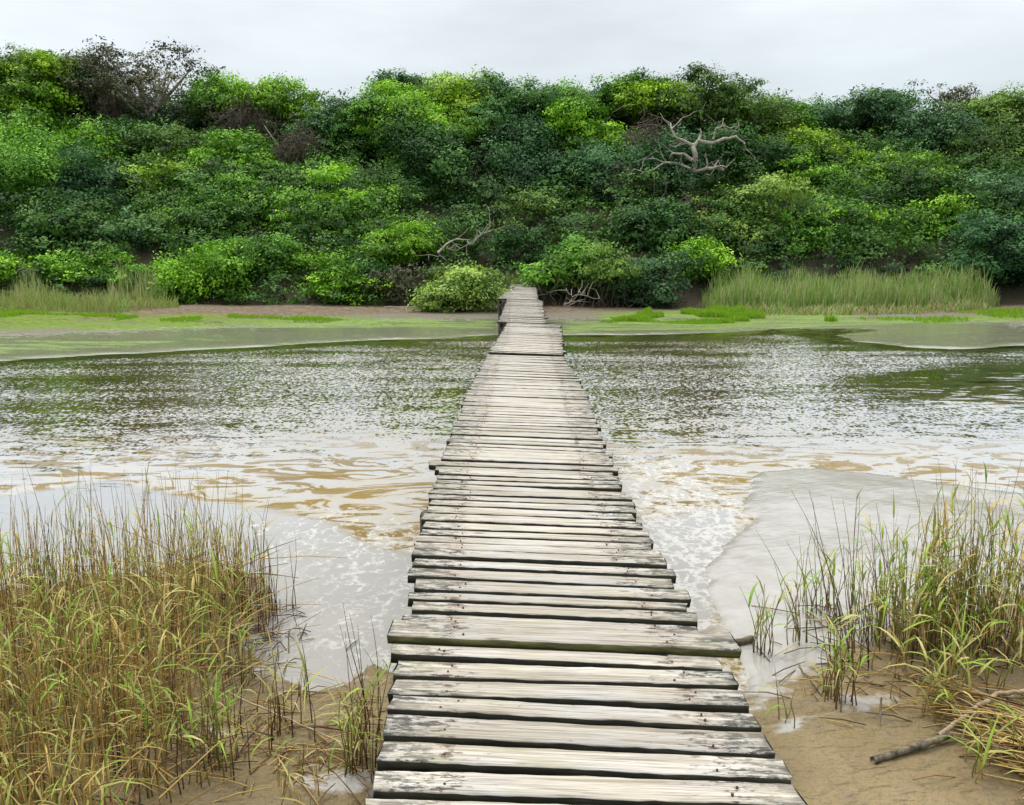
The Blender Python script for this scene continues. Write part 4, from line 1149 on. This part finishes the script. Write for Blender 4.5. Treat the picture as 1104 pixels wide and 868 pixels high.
def clump(u, v, n, sp, hmin, hmax, cols, leaves, nl, label, seed, group, lean=.12, bend=None, leafy=.25, rad=.0038):
    r = random.Random(seed); c = at(u, v, .03); g = gz_fast(c.x, c.y)
    t = tag(empty('reed_plant', (c.x, c.y, g)), label, 'reed', group); ms, ml = MB(), MB()
    for i in range(n):
        x, y = c.x + r.gauss(0, sp), c.y + r.gauss(0, sp)
        if n <= 6: ms = MB()
        reed_stem(ms, ml, x, y, r.uniform(hmin, hmax), r, cols, leaves, r.choice(nl), lean, rad, leafy, bend, 1.4 if group == 'reeds on the right mud' else 1.1)
        if n <= 6: child(ms.build('stem', M['reed'], t, t.location), t)
    if n > 6: child(ms.build('stems', M['reed'], t, t.location), t)
    if ml.v: child(ml.build('leaves', M['reed'], t, t.location), t)
GL, GR = 'reeds on the left mud', 'reeds on the right mud'
clump(285, 662, 26, .10, .28, .62, [DARK, BROWN], [YEL, OLV], (0, 0, 1), 'dark brown leafless reed stalks at the back right end of the left reed bed', 1, GL, .06)
clump(258, 655, 22, .09, .3, .66, [BROWN, DARK], [YEL, OLV], (0, 0, 1), 'tall thin brown reed stalks just left of the dark leafless stalks', 11, GL, .08)
clump(50, 660, 24, .08, .35, .7, [DARK, BROWN], [TAN], (0, 0, 1), 'dark upright reed stalks at the far back left of the reed bed', 12, GL, .04)
clump(302, 790, 16, .07, .2, .48, [BROWN, DARK], [OLV, YEL], (0, 1, 2), 'short brown reed tuft on bare mud between the reed bed and the bridge', 2, GL)
clump(268, 735, 12, .05, .16, .4, [BROWN, OLV], [OLV, LIMEL], (1, 2), 'thin leafy reed tuft close to the right side of the left reed bed', 3, GL)
clump(327, 752, 5, .03, .1, .24, [OLV], [LIMEL, LIMEL, YEL], (1, 2), 'tiny green reed shoot standing in the pool left of the bridge', 4, GL)
clump(388, 826, 22, .045, .2, .46, [OLV, BROWN], [LIMEL, YEL, OLV], (1, 2, 3), 'green reed tuft against the left edge of the footbridge', 5, GL)
clump(396, 800, 6, .03, .45, .62, [DARK, BROWN], [OLV], (0, 0), 'tall dark bare stalks behind the green tuft at the left bridge edge', 6, GL, .3, 2.2)
clump(330, 838, 10, .10, .08, .22, [OLV, TAN], [YEL, LIMEL], (0, 1, 2), 'scattered short shoots on the brown mud left of the bridge', 7, GL)
clump(230, 830, 30, .07, .25, .55, [BROWN, BROWN, OLV], [LIMEL, YEL, OLV], (1, 2, 3), 'leafy green edge plant at the front right corner of the left reed bed', 8, GL)
LG = [LIMEL, YEL, YEL, LIMEL, OLV]
clump(822, 702, 12, .025, .25, .48, [OLV, BROWN], LG, (1, 2, 3), 'slim green reed standing alone nearest the bridge on the right mud', 21, GR, .15)
clump(846, 778, 4, .02, .12, .26, [OLV, OLV], LG, (0, 1), 'tiny bent shoot on the mud below the slim lone reed', 22, GR, .3)
clump(862, 690, 12, .04, .25, .62, [OLV, BROWN], LG, (0, 1, 2), 'arching reed just right of the slim lone reed', 23, GR, .3, 2.6)
clump(900, 752, 24, .05, .22, .5, [OLV, BROWN], LG, (1, 2, 3), 'leafy reed clump in front of the tall dark stalks on the right mud', 24, GR, .15)
clump(918, 715, 13, .05, .4, .92, [DARK, BROWN], [OLV, LIMEL], (0, 1), 'tall dark reed stalks leaning left on the right mud', 25, GR, .2, 2.8)
clump(885, 660, 24, .09, .2, .5, [BROWN, OLV], LG, (1, 2), 'sparse reeds at the back left of the right group', 26, GR, .2)
clump(985, 700, 90, .13, .35, .74, [OLV, TAN, BROWN], LG + [TAN], (2, 3, 4, 5), 'thick yellow green reed clump in the middle of the right mud', 27, GR, .12)
clump(1035, 690, 75, .12, .4, 1.02, [BROWN, OLV, TAN], LG + [TAN], (2, 3, 4), 'tallest brown stemmed reed clump of the right group', 28, GR, .1)
clump(1090, 690, 75, .14, .35, .78, [OLV, TAN, BROWN], LG + [TAN], (2, 3, 4), 'leafy reed clump cut by the right frame edge', 29, GR, .14)
clump(960, 660, 24, .12, .4, .8, [BROWN, DARK], [OLV, LIMEL], (0, 1, 2), 'thin tall stalks behind the thick yellow green clump', 30, GR, .16)
clump(1150, 740, 50, .2, .35, .75, [OLV, TAN, BROWN], LG + [TAN], (1, 2, 3), 'bushy reeds at the edge of the picture behind the pale branch', 31, GR, .16)
clump(1012, 768, 16, .06, .2, .42, [OLV, TAN], LG, (2, 3, 4), 'low leafy reed clump behind the end of the dark stick', 32, GR, .25)
clump(1060, 745, 14, .09, .2, .46, [OLV, TAN], LG, (2, 3), 'low leafy reeds beside the white shell', 33, GR, .25)
clump(1075, 830, 18, .07, .1, .3, [TAN, OLV], LG, (1, 2, 3), 'few green blades sprouting from the heap of dead reeds', 34, GR, .3)
clump(940, 690, 27, .05, .25, .55, [OLV, BROWN], LG, (1, 2, 3), 'leafy reed between the dark leaning stalks and the thick clump', 35, GR, .12)

# heaps of dead reeds and litter
r = random.Random(5); mb = MB()
a0, b0 = at(1010, 770), at(1100, 868)
for i in range(340):
    t = r.random(); x = a0.x + (b0.x - a0.x) * t + abs(r.gauss(0, .16)) + .02 + .1 * t; y = a0.y + (b0.y - a0.y) * t + r.gauss(0, .09)
    z = max(gz_fast(x, y), 0) + abs(r.gauss(0, .035)) + .01; a = -.75 + r.gauss(0, .45) + (3.14 if r.random() < .5 else 0); l_ = r.uniform(.15, .5)
    d = Vector((math.cos(a), math.sin(a), r.gauss(0, .1))) * l_ / 2; p = Vector((x, y, z)); c = lerp3(*r.choice((TAN, TAN, BROWN, ((.30, .24, .15), (.46, .38, .25)))), r.random())
    mb.tube([p - d, p + Vector((0, 0, .012)), p + d], [.0038, .004, .002], c, 3, cap=False)
o = mb.build('dead_reeds', M['reed']); tag(o, 'matted heap of dead straw reeds in the lower right corner', 'dead reeds', kind='stuff')
mb = MB()
for u, v, sx, sy, n, cs in ((310, 800, .22, .22, 90, (BROWN, TAN)), (280, 690, .12, .25, 80, (DARK, BROWN)), (960, 740, .35, .25, 90, (BROWN, DARK, TAN)), (1040, 700, .3, .25, 80, (DARK, BROWN)), (880, 680, .15, .15, 30, (DARK, BROWN)), (340, 840, .2, .12, 40, (TAN, BROWN)), (210, 800, .4, .3, 120, (TAN, BROWN, DARK))):
    q = at(u, v); debris(mb, q.x, q.y, sx, sy, n, r, cs, .04, .26, .006)
o = mb.build('reed_litter', M['reed']); tag(o, 'broken bits of reed strewn on the near mud', 'litter', kind='stuff')

def stick(name, px, rad, m, label, cat, z=.05, seed=1, n=9, nz=.0):
    r = random.Random(seed); P = []
    for i, (u, v, dz) in enumerate(px):
        q = at(u, v, z); q.z = max(gz_fast(q.x, q.y), 0) + dz; P.append(q)
    Q = []
    for a, b in zip(P, P[1:]):
        for k in range(6): Q.append(a.lerp(b, k / 6) + Vector((r.gauss(0, nz), r.gauss(0, nz), r.gauss(0, nz))))
    Q.append(P[-1]); k = len(Q)
    mb = MB(); mb.tube(Q, [(rad[0] + (rad[1] - rad[0]) * i / (k - 1)) * r.uniform(.9, 1.12) for i in range(k)], (1, 1, 1), n)
    o = mb.build(name, M[m], None, P[0], True); o.location = P[0]; return tag(o, label, cat)
stick('stick', [(940, 817, .012), (985, 806, .02), (1024, 793, .03)], (.013, .015), 'stick', 'dark broken stick with peeling pale bark lying on the right mud', 'stick', seed=2, nz=.0015)
stick('branch', [(1012, 796, .04), (1045, 778, .07), (1072, 763, .09), (1110, 762, .10), (1160, 758, .09)], (.009, .012), 'straw', 'pale dry branch running out of the right frame edge above the dead reeds', 'branch', seed=3, nz=.003)
stick('stake', [(948, 785, -.05), (949, 768, .09)], (.005, .004), 'stick', 'short dark stub sticking up from the mud left of the dark stick', 'stub', seed=4)
stick('stick', [(775, 690, .015), (812, 686, .02)], (.012, .02), 'stick', 'mossy dark stick at the water edge beside the right side of the bridge', 'stick', seed=6, nz=.002)
q = at(643, 380); mb = MB(); mb.tube([q - Vector((.03, 0, .3)), q + Vector((0, 0, .1)), q + Vector((.07, 0, .28))], [.02, .018, .012], (1, 1, 1), 6)
o = mb.build('stake', M['bark'], None, q); o.location = q; tag(o, 'thin dark stake leaning in the water right of the far deck', 'stake')
stick('stick', [(245, 762, .10), (300, 775, .05), (370, 800, .03), (402, 812, .02)], (.004, .003), 'straw', 'long thin straw lying across the mud left of the bridge', 'straw', seed=8, nz=.002)

# shell
q = at(1086, 745, .06); g = gz_fast(q.x, q.y); V, Fq = [], []
for i in range(7):
    a = i / 6 * 1.45
    for j in range(14):
        b = j / 14 * 6.283; rr = .026 * math.cos(a) * (1 + .05 * math.cos(b * 3)); V.append((rr * math.cos(b) * 1.25, rr * math.sin(b), .03 * math.sin(a)))
for i in range(6):
    for j in range(14): Fq.append((i * 14 + j, i * 14 + (j + 1) % 14, (i + 1) * 14 + (j + 1) % 14, (i + 1) * 14 + j))
o = np_mesh('shell', V, Fq, M['shell'], None, True, loc=(q.x, q.y, g + .012)); o.rotation_euler = (.4, .3, .5)
tag(o, 'white rounded shell among the low reeds at the right frame edge', 'shell')
